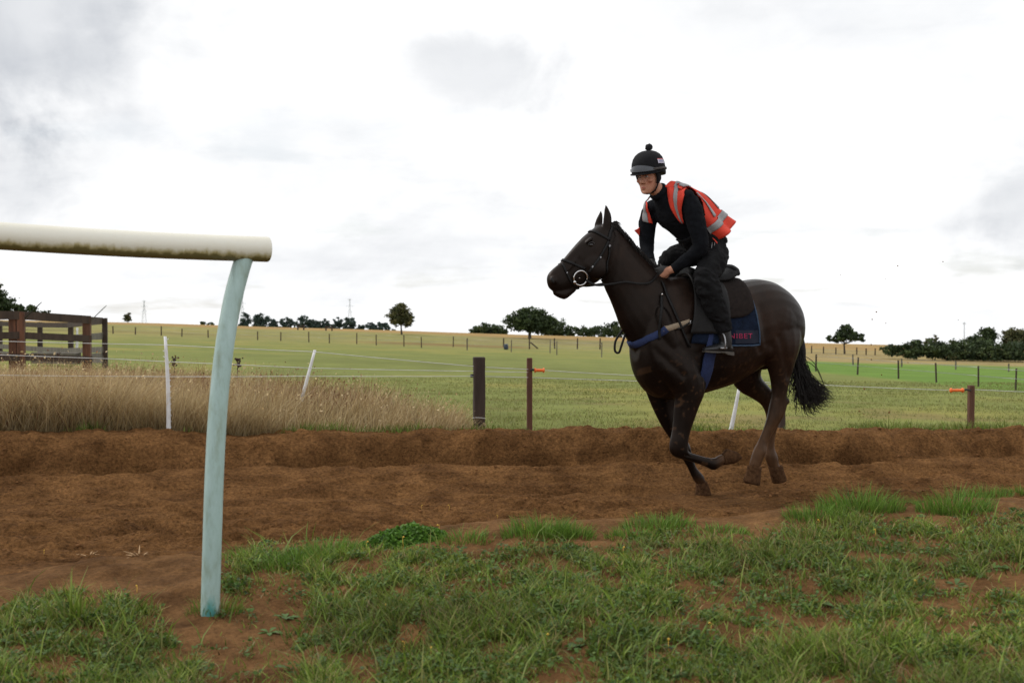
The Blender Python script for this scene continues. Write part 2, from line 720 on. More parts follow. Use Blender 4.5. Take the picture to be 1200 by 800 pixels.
S_AX = grow(-2.6, 8.6, 0.0175, (-26, 40), 1.12)
st_sheet('dirt_track', S_AX, np.concatenate([np.arange(5.6, 9.6, 0.018), np.arange(9.6, 11.2, 0.014)]), M_soil,
         lambda S, T: -0.25 * sstep(T, 10.95, 11.2))
st_sheet('verge', S_AX, np.concatenate([np.arange(-6, 2.6, 0.3), np.arange(2.6, 5.6, 0.035), [5.6]]), M_soil_v)

GR = lambda px: 391 + 0.031 * (px - 600)        # where the field's skyline stands in the picture


def field_cols(x, y, z):
    px, py = project(x, y, z)
    n = fbm(x * 0.08, y * 0.05, 4, 3)
    n2 = fbm(x * 0.5, y * 0.35, 4, 8)
    q = py - GR(px) + n * 2.2
    olive = np.array([0.185, 0.205, 0.055])
    c = olive[None] * (1 + 0.25 * n2[:, None] + 0.2 * n[:, None])
    c[:, 0] *= 1 + 0.35 * np.clip(n2 + n, 0, 1)

    def put(col, k):
        nonlocal c
        k = np.clip(k, 0, 1)[:, None]
        c = c * (1 - k) + np.array(col)[None] * (1 + 0.3 * n2[:, None]) * k
    # worn brown patches in the near paddock
    put((0.19, 0.135, 0.062), 0.55 * sstep(fbm(x * 0.9, y * 1.6, 4, 44), 0.16, 0.42) * sstep(y, 22, 13))
    put((0.30, 0.215, 0.095), 0.8 * sstep(px + n * 60, 330, 200) * sstep(y, 29, 25))
    put((0.27, 0.235, 0.088), 0.65 * sstep(q, 24, 12))
    put((0.205, 0.13, 0.05), 0.9 * np.exp(-((q - 15.6) / 1.6) ** 2) * sstep(px, 380, 470) * sstep(px, 640, 600))
    put((0.235, 0.205, 0.08), sstep(q, 12, 10) * sstep(px, 520, 560))
    put((0.17, 0.13, 0.05), 0.5 * np.exp(-((q - 13) / 1.2) ** 2) * sstep(px, 400, 200))
    put((0.30, 0.23, 0.095), sstep(q, 22 + 0.02 * (px - 940), 19 + 0.02 * (px - 940)) * sstep(px, 900, 940))
    lo = 435 - GR(956) + (px - 956) * (0.094 - 0.031)
    put((0.12, 0.215, 0.032), 0.9 * sstep(q, 19, 22) * sstep(q, lo + 3, lo - 1) * sstep(px, 920, 950))
    put((0.33, 0.215, 0.08), sstep(q, 7.5, 5) * sstep(px, 860, 900) + sstep(q, 5, 3))
    return np.clip(c, 0.01, 1)


def build_field():
    ang = np.concatenate([np.linspace(-3200, -320, 60), np.linspace(-300, 1500, 220), np.linspace(1520, 4400, 60)])
    ys = np.concatenate([np.arange(7.5, 20, 0.12), np.geomspace(20, 330, 210), np.geomspace(345, 9000, 40)])
    A, Yg = np.meshgrid((ang - 600) / FPX, ys)
    X = A * Yg
    Z = field_h(X, Yg)
    s, t = to_st(X, Yg)
    Z = Z - 0.6 * sstep(t, 10.98, 10.7) + 0.012 * fbm(X * 2.5, Yg * 2.5, 3, 12) * sstep(Yg, 40, 20)
    v = np.stack([X, Yg, Z], -1).reshape(-1, 3)
    cols = field_cols(v[:, 0], np.maximum(v[:, 1], 5), v[:, 2])
    me = mesh_arrays('field', v, grid_faces(len(ys), len(ang)), cols, True)
    m = mat('field_turf', (1, 1, 1), 0.95, 0.16, 1.6, 0.05, 7, attr=True, spec=0.1, detail=9)
    tag(link_mesh('field', me, m), kind='structure')


build_field()


# ------------------------------------------------------------------ blades of grass
def blades(base, h, width, lean, laz, col, tipcol=None, seg=2, curl=0.6):
    """ribbons of grass as arrays: base (N,3), height, width, lean (fraction of height), azimuth of lean, colour"""
    n = len(base)
    faz = RNG.uniform(0, math.pi, n)
    wx, wy = np.cos(faz) * width / 2, np.sin(faz) * width / 2
    dx, dy = np.cos(laz) * lean * h, np.sin(laz) * lean * h
    lev = [(0, 1.0), (0.5, 0.85), (1.0, 0)] if seg == 2 else [(0, 0.8), (1.0, 0)]
    rows, cols = [], []
    tipcol = col if tipcol is None else tipcol
    for f, wf in lev:
        off = f ** (1 + curl)
        zf = f - 0.25 * lean * f * f
        c = base + np.stack([dx * off, dy * off, h * zf], 1)
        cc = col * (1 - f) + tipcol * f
        if wf > 0:
            w = np.stack([wx * wf, wy * wf, 0 * wx], 1)
            rows += [c - w, c + w]
            cols += [cc, cc]
        else:
            rows.append(c)
            cols.append(cc)
    k = len(rows)
    v = np.stack(rows, 1).reshape(-1, 3)
    c = np.stack(cols, 1).reshape(-1, 3)
    i = np.arange(n) * k
    if seg == 2:
        return v, [np.stack([i, i + 1, i + 3, i + 2], 1), np.stack([i + 2, i + 3, i + 4], 1)], c
    return v, [np.stack([i, i + 1, i + 2], 1)], c


def join_parts(parts):
    off, V, C, F = 0, [], [], {}
    for v, fl, c in parts:
        for f in fl:
            F.setdefault(f.shape[1], []).append(f + off)
        V.append(v)
        C.append(c)
        off += len(v)
    return np.concatenate(V), [np.concatenate(x) for x in F.values()], np.concatenate(C)


def pick_cols(n, palette, jitter=0.15):
    p = np.array(palette)
    c = p[RNG.integers(0, len(p), n)]
    return np.clip(c * (1 + RNG.normal(0, jitter, (n, 1))), 0.005, 1)


GREENS = [(0.122, 0.180, 0.022), (0.155, 0.228, 0.031), (0.098, 0.142, 0.022), (0.19, 0.242, 0.044), (0.135, 0.203, 0.026), (0.21, 0.21, 0.055)]
LUSH = [(0.115, 0.215, 0.024), (0.145, 0.265, 0.034), (0.09, 0.165, 0.022), (0.17, 0.285, 0.045)]
STRAW = [(0.36, 0.27, 0.12), (0.30, 0.20, 0.085), (0.42, 0.33, 0.17)]


def in_ell(px, py, e):
    r = ((px - e[0]) / e[2]) ** 2 + ((py - e[1]) / e[3]) ** 2
    return sstep(r, 1.35, 0.6)


def verge_cover(px, py, s, t):
    n = fbm(s * 2.2, t * 2.2, 4, 101)
    n2 = fbm(s * 6, t * 6, 3, 111)
    top = np.interp(px, [-300, 0, 30, 100, 190, 218, 240, 262, 300, 380, 430, 520, 560, 620, 700, 780, 830, 930, 990, 1040, 1200, 1500],
                    [742, 722, 700, 690, 712, 770, 735, 662, 642, 640, 640, 640, 648, 630, 642, 620, 628, 622, 600, 612, 598, 585])
    d = sstep(py, top - 3 + 14 * n, top + 16 + 14 * n)
    d = d * np.clip(1.42 + 2.1 * n + 1.4 * n2, 0.0, 1)
    for e in ((325, 705, 42, 48), (292, 790, 62, 60), (255, 735, 40, 45), (570, 632, 34, 16), (705, 645, 26, 12), (420, 668, 40, 14), (880, 705, 70, 20),
              (940, 735, 75, 18), (1065, 645, 95, 20), (1150, 615, 60, 22), (1160, 722, 60, 20), (450, 770, 55, 26), (1040, 625, 40, 14), (800, 660, 45, 12)):
        d = d * (1 - (0.88 if e[0] < 430 else 0.6) * in_ell(px, py, e))
    return d


def build_verge_grass():
    parts = []
    n = 1250000
    s = RNG.uniform(-3.2, 6.2, n)
    t = RNG.uniform(2.3, 6.1, n)
    z = ground_near(s, t)
    x, y = from_st(s, t)
    px, py = project(x, y, z)
    ok = (px > -160) & (px < 1360) & (py < 960)
    cov = verge_cover(px, py, s, t)
    clump = np.clip(0.55 + 2.2 * fbm(s * 9, t * 9, 2, 121), 0.08, 1)
    keep = ok & (RNG.random(n) < cov * clump)
    s, t, x, y, z, px, py, cov = (a[keep] for a in (s, t, x, y, z, px, py, cov))
    n = len(x)
    big = np.clip(0.55 + 1.6 * fbm(s * 1.7, t * 1.7, 3, 131), 0.2, 1.3)
    h = (0.022 + 0.056 * RNG.random(n) ** 2.0) * (0.5 + 0.7 * big) * (0.6 + 0.5 * cov)
    col = pick_cols(n, GREENS, 0.28)
    dry = RNG.random(n) < 0.13
    col[dry] = pick_cols(int(dry.sum()), STRAW, 0.2) * 0.8
    tone = np.clip(1.05 + 0.7 * fbm(s * 1.6, t * 1.6, 3, 141), 0.6, 1.5)[:, None]
    col = col * tone
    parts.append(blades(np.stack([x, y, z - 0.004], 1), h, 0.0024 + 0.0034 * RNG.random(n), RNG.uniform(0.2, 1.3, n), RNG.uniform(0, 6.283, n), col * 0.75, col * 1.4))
    # longer arching blades
    m = RNG.random(n) < 0.02
    k = int(m.sum())
    col2 = pick_cols(k, GREENS, 0.2) * 1.1
    parts.append(blades(np.stack([x[m], y[m], z[m] - 0.004], 1), RNG.uniform(0.08, 0.16, k), RNG.uniform(0.004, 0.0065, k), RNG.uniform(0.5, 1.1, k), RNG.uniform(0, 6.283, k), col2 * 0.8, col2))
    v, f, c = join_parts(parts)
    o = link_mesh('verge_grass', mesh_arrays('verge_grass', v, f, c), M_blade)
    tag(o, 'patchy short green grass growing over the bare brown verge', 'grass', kind='stuff')
    print('verge blades', n)
    # flat clover and weed leaves between the blades
    m = RNG.random(n) < 0.045
    cx, cy, cz = x[m], y[m], z[m]
    rep = 7
    cx, cy, cz = (np.repeat(a, rep) for a in (cx, cy, cz))
    k = len(cx)
    cx = cx + RNG.normal(0, 0.013, k)
    cy = cy + RNG.normal(0, 0.013, k)
    col3 = pick_cols(k, [(0.07, 0.135, 0.024), (0.10, 0.165, 0.036), (0.08, 0.125, 0.034)], 0.25)
    v, f, c = leaf_quads(np.stack([cx, cy, cz + RNG.uniform(0.006, 0.03, k)], 1), RNG.uniform(0.005, 0.012, k), col3, flat=0.65)
    tag(link_mesh('clover_leaves', mesh_arrays('clover_leaves', v, f, c), M_blade), 'small round weed leaves low between the verge grass', 'weeds', kind='stuff')


def leaf_quads(c, size, col, flat=0.0):
    """diamond leaves with a random turn; flat 1 lies level"""
    n = len(c)
    a = RNG.normal(0, 1, (n, 3))
    a[:, 2] *= (1 - flat)
    a /= np.linalg.norm(a, axis=1)[:, None] + 1e-9
    b = RNG.normal(0, 1, (n, 3))
    b[:, 2] *= (1 - flat)
    b -= a * (a * b).sum(1)[:, None]
    b /= np.linalg.norm(b, axis=1)[:, None] + 1e-9
    s = np.asarray(size)[:, None]
    v = np.stack([c - a * s, c + b * s * 0.62, c + a * s, c - b * s * 0.62], 1).reshape(-1, 3)
    i = np.arange(n) * 4
    return v, [np.stack([i, i + 1, i + 2, i + 3], 1)], np.repeat(col, 4, 0)


build_verge_grass()


def grass_tuft(px, py, r, h, n, label=None, palette=LUSH, w=0.0035):
    p = at_ground(px, py)
    a = RNG.uniform(0, 6.283, n)
    q = np.sqrt(RNG.random(n)) * r
    x, y = p.x + np.cos(a) * q * 1.3, p.y + np.sin(a) * q * 0.8
    s, t = to_st(x, y)
    z = ground_near(s, t) - 0.004
    col = pick_cols(n, palette, 0.18)
    hh = h * RNG.uniform(0.3, 1.15, n) * (1 - 0.5 * (q / r) ** 2)
    v, f, c = blades(np.stack([x, y, z], 1), hh, w * RNG.uniform(0.7, 1.3, n), RNG.uniform(0.15, 0.9, n), a + RNG.normal(0, 0.7, n), col * 0.75, col * 1.1)
    o = link_mesh('grass_tuft', mesh_arrays('grass_tuft', v, f, c), M_blade, origin=(p.x, p.y, p.z))
    return tag(o, label, 'grass tuft', 'lush tufts along the track edge')


for a in ((632, 632, 0.13, 0.125, 620, 'tall dense grass tuft on the track edge in front of the slim red-brown post'),
          (668, 634, 0.09, 0.09, 320, 'low grass tuft touching the tall tuft in front of the slim red-brown post'),
          (772, 622, 0.13, 0.10, 480, 'dense grass tuft on the track edge below the horse chest'),
          (742, 634, 0.10, 0.08, 260, 'thin short grass tuft beside the dense tuft below the horse chest'),
          (545, 636, 0.10, 0.08, 260, 'short grass tuft right beside the low clover dome'),
          (958, 612, 0.13, 0.10, 480, 'medium grass tuft on the track edge just behind the hind hooves'),
          (1008, 600, 0.16, 0.15, 720, 'broad tall grass tuft on the track edge below the tip of the horse tail'),
          (1118, 604, 0.14, 0.15, 620, 'tall bushy grass tuft on sandy soil below the orange handle of the short post'),
          (1152, 585, 0.17, 0.12, 560, 'wide grass tuft on the track edge in front of the short red-brown post'),
          (1195, 582, 0.14, 0.10, 420, 'outermost grass tuft of the row, past the short red-brown post'),
          (345, 668, 0.12, 0.11, 420, 'bushy grass tuft on the verge between the rail post and the clover dome'),
          (385, 655, 0.12, 0.11, 420, 'bushy grass tuft at the track edge nearest to the clover dome on its rail side'),
          (290, 655, 0.09, 0.07, 260, 'small low grass tuft at the track edge close beside the turquoise post'),
          (1072, 590, 0.10, 0.05, 220, 'very low thin grass tuft in the sandy gap between two tall tufts'),
          (845, 628, 0.11, 0.06, 280, 'low flat grass tuft on the track edge below the folded front hoof')):
    grass_tuft(*a)
o = grass_tuft(82, 738, 0.06, 0.22, 60, None, GREENS, 0.009)
tag(o, 'tall coarse grass tuft with long arching blades left of the rail post', 'grass tuft')
o = grass_tuft(252, 722, 0.085, 0.09, 200, None, GREENS)
tag(o, 'thin grass tuft around the foot of the running rail post', 'grass tuft')


def clover_clump():
    p = at_ground(472, 636)
    n = 2600
    a = RNG.uniform(0, 6.283, n)
    q = np.sqrt(RNG.random(n))
    x, y = p.x + np.cos(a) * q * 0.19, p.y + np.sin(a) * q * 0.12
    s, t = to_st(x, y)
    dome = 0.055 * (1 - q ** 2.2) * (1 + 0.5 * fbm(x * 14, y * 14, 2, 7))
    z = ground_near(s, t) + dome * np.sqrt(RNG.random(n))
    col = pick_cols(n, [(0.085, 0.19, 0.02), (0.105, 0.215, 0.028), (0.065, 0.15, 0.018)], 0.2)
    o = link_mesh('clover_clump', mesh_arrays('clover_clump', *leaf_quads(np.stack([x, y, z], 1), RNG.uniform(0.007, 0.014, n), col, 0.5)), M_blade, origin=tuple(p))
    tag(o, 'low dome of vivid green clover on the verge edge', 'clover')


clover_clump()


def weed(px, py, r, nl, big):
    p = at_ground(px, py)
    bm = bmesh.new()
    for i in range(nl):
        a = i * 2.4 + random.uniform(-0.3, 0.3)
        d = Vector((math.cos(a), math.sin(a), 0))
        side = Vector((-d.y, d.x, 0))
        ln = r * random.uniform(0.7, 1.2)
        up = random.uniform(0.3, 0.9)
        rows = []
        for f, w in ((0.1, 0.04), (0.45, 0.2), (0.75, 0.22), (1.0, 0.02)):
            c = p + d * ln * f + Vector((0, 0, ln * (up * f - 0.55 * f * f) + 0.012))
            rows.append((bm.verts.new(c - side * ln * w * big), bm.verts.new(c - Vector((0, 0, ln * 0.05))), bm.verts.new(c + side * ln * w * big)))
        for ra, rb in zip(rows, rows[1:]):
            bm.faces.new((ra[0], ra[1], rb[1], rb[0]))
            bm.faces.new((ra[1], ra[2], rb[2], rb[1]))
    me = bm_mesh('leafy_weed', bm, recalc=False)
    set_cols(me, np.array([0.085, 0.15, 0.034]) * random.uniform(0.8, 1.25))
    o = link_mesh('leafy_weed', me, M_blade, origin=tuple(p))
    tag(o, 'small broad-leaved green weed rosette among the verge grass', 'weed', 'weed rosettes on the verge')


for a in ((22, 758, .07), (60, 745, .06), (100, 770, .06), (165, 785, .05), (358, 760, .06), (375, 790, .07), (335, 728, .05), (345, 790, .055), (315, 745, .05), (420, 745, .06), (955, 712, .06),
          (945, 705, .05), (735, 752, .06), (740, 690, .05), (680, 760, .06), (1005, 745, .05), (1075, 760, .06), (905, 785, .06), (835, 770, .06), (1170, 668, .05), (560, 790, .06), (505, 720, .05), (1150, 640, .045),
          (1075, 612, .06), (1085, 620, .05), (610, 700, .05), (1120, 690, .05)):
    weed(a[0], a[1], a[2], random.randint(5, 9), random.uniform(0.8, 1.4))


def flowers():
    spots = []
    for _ in range(26):
        px, py = random.uniform(430, 1190), random.uniform(605, 790) if random.random() < 0.5 else random.uniform(600, 650)
        spots.append((px, py))
    bm = bmesh.new()
    for px, py in spots + [(52, 655), (160, 700)]:
        p = at_ground(px, py)
        h = random.uniform(0.035, 0.065)
        add_tube(bm, [p, p + Vector((random.uniform(-.01, .01), 0, h))], 0.0012, 4)
        bmesh.ops.create_icosphere(bm, subdivisions=1, radius=random.uniform(0.003, 0.005), matrix=Matrix.Translation(p + Vector((0, 0, h))))
    me = bm_mesh('flower_heads', bm)
    o = link_mesh('flower_heads', me, mat('flower_yellow', (0.62, 0.38, 0.04), 0.6))
    tag(o, 'tiny yellow flower heads scattered over the verge', 'flowers', kind='stuff')


flowers()


# loose soil lumps on the track
def clods():
    n = 9000
    s = RNG.uniform(-2.8, 8.4, n)
    t = 5.9 + RNG.random(n) * 4.7
    keep = RNG.random(n) < np.clip(0.55 + 1.8 * fbm(s * 1.5, t * 2.5, 3, 151), 0.05, 1)
    s, t = s[keep], t[keep]
    n = len(s)
    x, y = from_st(s, t)
    z = ground_near(s, t)
    bm = bmesh.new()
    bmesh.ops.create_icosphere(bm, subdivisions=1, radius=1)
    bv = np.array([v.co[:] for v in bm.verts])
    bf = np.array([[v.index for v in f.verts] for f in bm.faces])
    bm.free()
    r = 0.004 + 0.010 * RNG.random(n) ** 3
    v = bv[None] * r[:, None, None] * RNG.uniform(0.7, 1.3, (n, len(bv), 1)) * np.array([1.2, 1.2, 0.75])[None, None]
    v = v + np.stack([x, y, z], 1)[:, None, :]
    f = (bf[None] + (np.arange(n) * len(bv))[:, None, None]).reshape(-1, 3)
    o = link_mesh('soil_clods', mesh_arrays('soil_clods', v.reshape(-1, 3), f, smooth=True), M_clod)
    tag(o, 'loose brown soil crumbs strewn over the dirt track', 'soil', kind='stuff')


clods()


# ------------------------------------------------------------------ dry grass beyond the bank, paddock turf
def dry_grass():
    parts = []
    n = 120000
    px = RNG.uniform(-260, 575, n)
    t = 10.72 + 16 * RNG.random(n) ** 1.9
    q = (px - 600) / FPX
    y = t / (TC - q * TS)
    x = q * y
    z = field_h(x, y)
    s, _ = to_st(x, y)
    # the stand gets lower and narrower to the right
    hs = np.interp(px, [-260, 100, 300, 420, 500, 540, 575], [0.50, 0.50, 0.47, 0.41, 0.33, 0.28, 0.08])
    tmax = np.interp(px, [-260, 120, 300, 450, 540, 575], [27, 27, 16.5, 13.0, 11.7, 11.1])
    n1 = fbm(x * 1.2, y * 1.2, 3, 161)
    keep = (t < tmax + n1 * 1.2) & (RNG.random(n) < np.clip(0.8 + 1.5 * n1, 0.15, 1))
    keep &= RNG.random(n) < np.interp(px, [-260, 420, 560], [1, 1, 0.75])
    x, y, z, t, px, hs, n1, tmax = (a[keep] for a in (x, y, z, t, px, hs, n1, tmax))
    n = len(x)
    h = hs * RNG.uniform(0.35, 1.2, n) * (1 + 0.5 * n1) * np.interp(t, [11, 13, 17, 26], [1, 1.0, .85, .5])
    col = pick_cols(n, [(0.42, 0.31, 0.15), (0.49, 0.375, 0.20), (0.35, 0.245, 0.115), (0.56, 0.44, 0.26)], 0.16)
    # rusty sorrel stems towards the back of the stand
    rust = (RNG.random(n) < np.clip((t - 11.2) / 2.4, 0.08, 0.65) * np.clip(0.6 + 2 * fbm(x * 0.8, y * 0.8, 2, 171), 0, 1)) & (px < 500)
    col[rust] = pick_cols(int(rust.sum()), [(0.19, 0.085, 0.045), (0.155, 0.07, 0.042), (0.23, 0.115, 0.06)], 0.2)
    w = 0.004 + 0.004 * RNG.random(n) + 0.0002 * (y - 10)
    parts.append(blades(np.stack([x, y, z - 0.02], 1), h, w, RNG.uniform(0.1, 0.95, n) , RNG.normal(0.25, 1.5, n), col * 0.72, col * 1.1))
    # feathery seed heads
    m = RNG.random(n) < 0.10
    hx = x[m] + RNG.normal(0, 0.04, m.sum())
    k = int(m.sum())
    parts.append(leaf_quads(np.stack([hx, y[m], z[m] + h[m] * RNG.uniform(0.8, 1.0, k)], 1), RNG.uniform(0.008, 0.017, k), col[m] * 1.1))
    v, f, c = join_parts(parts)
    tag(link_mesh('dry_grass', mesh_arrays('dry_grass', v, f, c), M_dry), 'tall straw-coloured dry grass with rusty stems on the bank by the pen', 'dry grass', kind='stuff')
    # green undergrowth at its foot, on the crest
    n = 12000
    px = RNG.uniform(-200, 1350, n)
    t = 10.55 + 0.55 * RNG.random(n)
    q = (px - 600) / FPX
    y = t / (TC - q * TS)
    x = q * y
    s, _ = to_st(x, y)
    nn = fbm(s * 1.7, t * 0 + 4.4, 3, 181)
    keep = RNG.random(n) < np.clip(0.25 + 3.2 * nn, 0, 1) * np.where(px < 600, 1.0, 0.75)
    x, y, s, t, nn = (a[keep] for a in (x, y, s, t, nn))
    z = np.maximum(ground_near(s, t) - 0.25 * sstep(t, 10.95, 11.2), field_h(x, y))
    n = len(x)
    col = pick_cols(n, GREENS, 0.2)
    v, f, c = blades(np.stack([x, y, z - 0.01], 1), RNG.uniform(0.04, 0.15, n) * (0.6 + 1.2 * np.clip(nn, 0, 1)), RNG.uniform(0.004, 0.008, n), RNG.uniform(0.2, 0.9, n), RNG.uniform(0, 6.283, n), col * 0.8, col)
    tag(link_mesh('crest_grass', mesh_arrays('crest_grass', v, f, c), M_blade), 'ragged green grass along the top of the far soil bank', 'grass', kind='stuff')
    # short paddock turf
    n = 150000
    px = RNG.uniform(80, 1330, n)
    t = 10.98 + 16 * RNG.random(n) ** 1.8
    q = (px - 600) / FPX
    y = t / (TC - q * TS)
    x = q * y
    z = field_h(x, y)
    n1 = fbm(x * 1.5, y * 2.0, 4, 191)
    keep = RNG.random(n) < np.clip(0.65 + 1.7 * n1, 0.1, 1)
    x, y, z, n1 = x[keep], y[keep], z[keep], n1[keep]
    n = len(x)
    col = pick_cols(n, [(0.185, 0.205, 0.055), (0.21, 0.225, 0.065), (0.165, 0.18, 0.046), (0.235, 0.21, 0.08)], 0.12)
    col = col * (1 + 0.35 * n1[:, None])
    v, f, c = blades(np.stack([x, y, z - 0.005], 1), RNG.uniform(0.015, 0.045, n), 0.008 + 0.0008 * (y - 10), RNG.uniform(0.2, 1.0, n), RNG.uniform(0, 6.283, n), col * 0.9, col * 1.05, seg=1)
    tag(link_mesh('paddock_grass', mesh_arrays('paddock_grass', v, f, c), M_blade), 'short olive green turf of the fenced paddock', 'grass', kind='stuff')


dry_grass()

# ------------------------------------------------------------------ running rail
M_rail = bpy.data.materials.new('white_rail_with_algae')


def rail_material():
    m = M_rail
    m.use_nodes = True
    nt = m.node_tree
    N, L = nt.nodes.new, nt.links.new
    b = nt.nodes['Principled BSDF']
    b.inputs['Roughness'].default_value = 0.45
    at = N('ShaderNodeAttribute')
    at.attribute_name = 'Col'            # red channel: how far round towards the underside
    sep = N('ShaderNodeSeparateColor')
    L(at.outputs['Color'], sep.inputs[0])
    tc = N('ShaderNodeTexCoord')
    mp = N('ShaderNodeMapping')
    mp.inputs['Scale'].default_value = (1.0, 1.0, 0.35)
    L(tc.outputs['Object'], mp.inputs[0])
    n = N('ShaderNodeTexNoise')
    n.inputs['Scale'].default_value = 28
    n.inputs['Detail'].default_value = 7
    n.inputs['Roughness'].default_value = 0.7
    L(mp.outputs[0], n.inputs['Vector'])
    n2 = N('ShaderNodeTexNoise')
    n2.inputs['Scale'].default_value = 5
    L(tc.outputs['Object'], n2.inputs['Vector'])
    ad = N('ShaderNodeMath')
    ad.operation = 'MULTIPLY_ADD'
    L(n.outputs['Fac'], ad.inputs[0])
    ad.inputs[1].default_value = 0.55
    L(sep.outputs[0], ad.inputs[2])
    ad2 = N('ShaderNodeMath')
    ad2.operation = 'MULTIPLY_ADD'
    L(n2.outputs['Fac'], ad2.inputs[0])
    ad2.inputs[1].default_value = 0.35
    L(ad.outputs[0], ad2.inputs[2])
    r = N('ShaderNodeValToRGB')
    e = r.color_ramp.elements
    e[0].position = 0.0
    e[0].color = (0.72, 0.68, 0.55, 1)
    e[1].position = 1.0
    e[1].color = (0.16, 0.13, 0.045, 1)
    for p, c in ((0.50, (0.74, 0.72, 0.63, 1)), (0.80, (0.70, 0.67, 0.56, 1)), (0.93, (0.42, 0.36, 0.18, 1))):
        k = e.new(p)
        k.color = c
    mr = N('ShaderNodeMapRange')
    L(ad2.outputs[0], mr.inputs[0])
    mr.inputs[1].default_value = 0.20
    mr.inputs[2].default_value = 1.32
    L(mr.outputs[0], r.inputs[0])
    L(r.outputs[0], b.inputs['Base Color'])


rail_material()


def post_material():
    m = bpy.data.materials.new('turquoise_post')
    m.use_nodes = True
    nt = m.node_tree
    N, L = nt.nodes.new, nt.links.new
    b = nt.nodes['Principled BSDF']
    b.inputs['Roughness'].default_value = 0.5
    tc = N('ShaderNodeTexCoord')
    mp = N('ShaderNodeMapping')
    mp.inputs['Scale'].default_value = (1, 1, 0.3)
    L(tc.outputs['Object'], mp.inputs[0])
    n = N('ShaderNodeTexNoise')
    n.inputs['Scale'].default_value = 22
    n.inputs['Detail'].default_value = 8
    n.inputs['Roughness'].default_value = 0.7
    L(mp.outputs[0], n.inputs['Vector'])
    r = N('ShaderNodeValToRGB')
    e = r.color_ramp.elements
    e[0].position, e[0].color = 0.30, (0.25, 0.32, 0.25, 1)
    e[1].position, e[1].color = 0.66, (0.41, 0.55, 0.53, 1)
    k = e.new(0.48)
    k.color = (0.345, 0.475, 0.445, 1)
    L(n.outputs['Fac'], r.inputs[0])
    # strong paint left where it has not bleached: drips low on the post
    n2 = N('ShaderNodeTexNoise')
    n2.inputs['Scale'].default_value = 9
    n2.inputs['Detail'].default_value = 4
    L(mp.outputs[0], n2.inputs['Vector'])
    sep = N('ShaderNodeSeparateXYZ')
    L(tc.outputs['Object'], sep.inputs[0])
    ma = N('ShaderNodeMath')
    ma.operation = 'MULTIPLY_ADD'
    L(sep.outputs[2], ma.inputs[0])
    ma.inputs[1].default_value = -0.45
    L(n2.outputs['Fac'], ma.inputs[2])
    mr = N('ShaderNodeMapRange')
    L(ma.outputs[0], mr.inputs[0])
    mr.inputs[1].default_value = 0.47
    mr.inputs[2].default_value = 0.57
    mx = N('ShaderNodeMix')
    mx.data_type = 'RGBA'
    L(mr.outputs[0], mx.inputs[0])
    L(r.outputs[0], mx.inputs[6])
    mx.inputs[7].default_value = (0.07, 0.28, 0.26, 1)
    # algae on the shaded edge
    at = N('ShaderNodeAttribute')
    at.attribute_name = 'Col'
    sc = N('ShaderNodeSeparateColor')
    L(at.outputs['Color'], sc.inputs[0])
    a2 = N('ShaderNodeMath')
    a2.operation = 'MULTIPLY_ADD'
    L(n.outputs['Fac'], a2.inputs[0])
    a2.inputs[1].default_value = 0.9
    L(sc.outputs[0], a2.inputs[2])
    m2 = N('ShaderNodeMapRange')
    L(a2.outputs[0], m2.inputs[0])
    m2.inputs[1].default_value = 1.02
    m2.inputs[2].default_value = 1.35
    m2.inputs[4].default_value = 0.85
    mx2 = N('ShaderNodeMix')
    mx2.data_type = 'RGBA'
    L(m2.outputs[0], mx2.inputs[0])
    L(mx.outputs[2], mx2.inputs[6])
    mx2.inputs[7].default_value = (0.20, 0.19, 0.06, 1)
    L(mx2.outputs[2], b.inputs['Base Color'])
    return m


M_post = post_material()


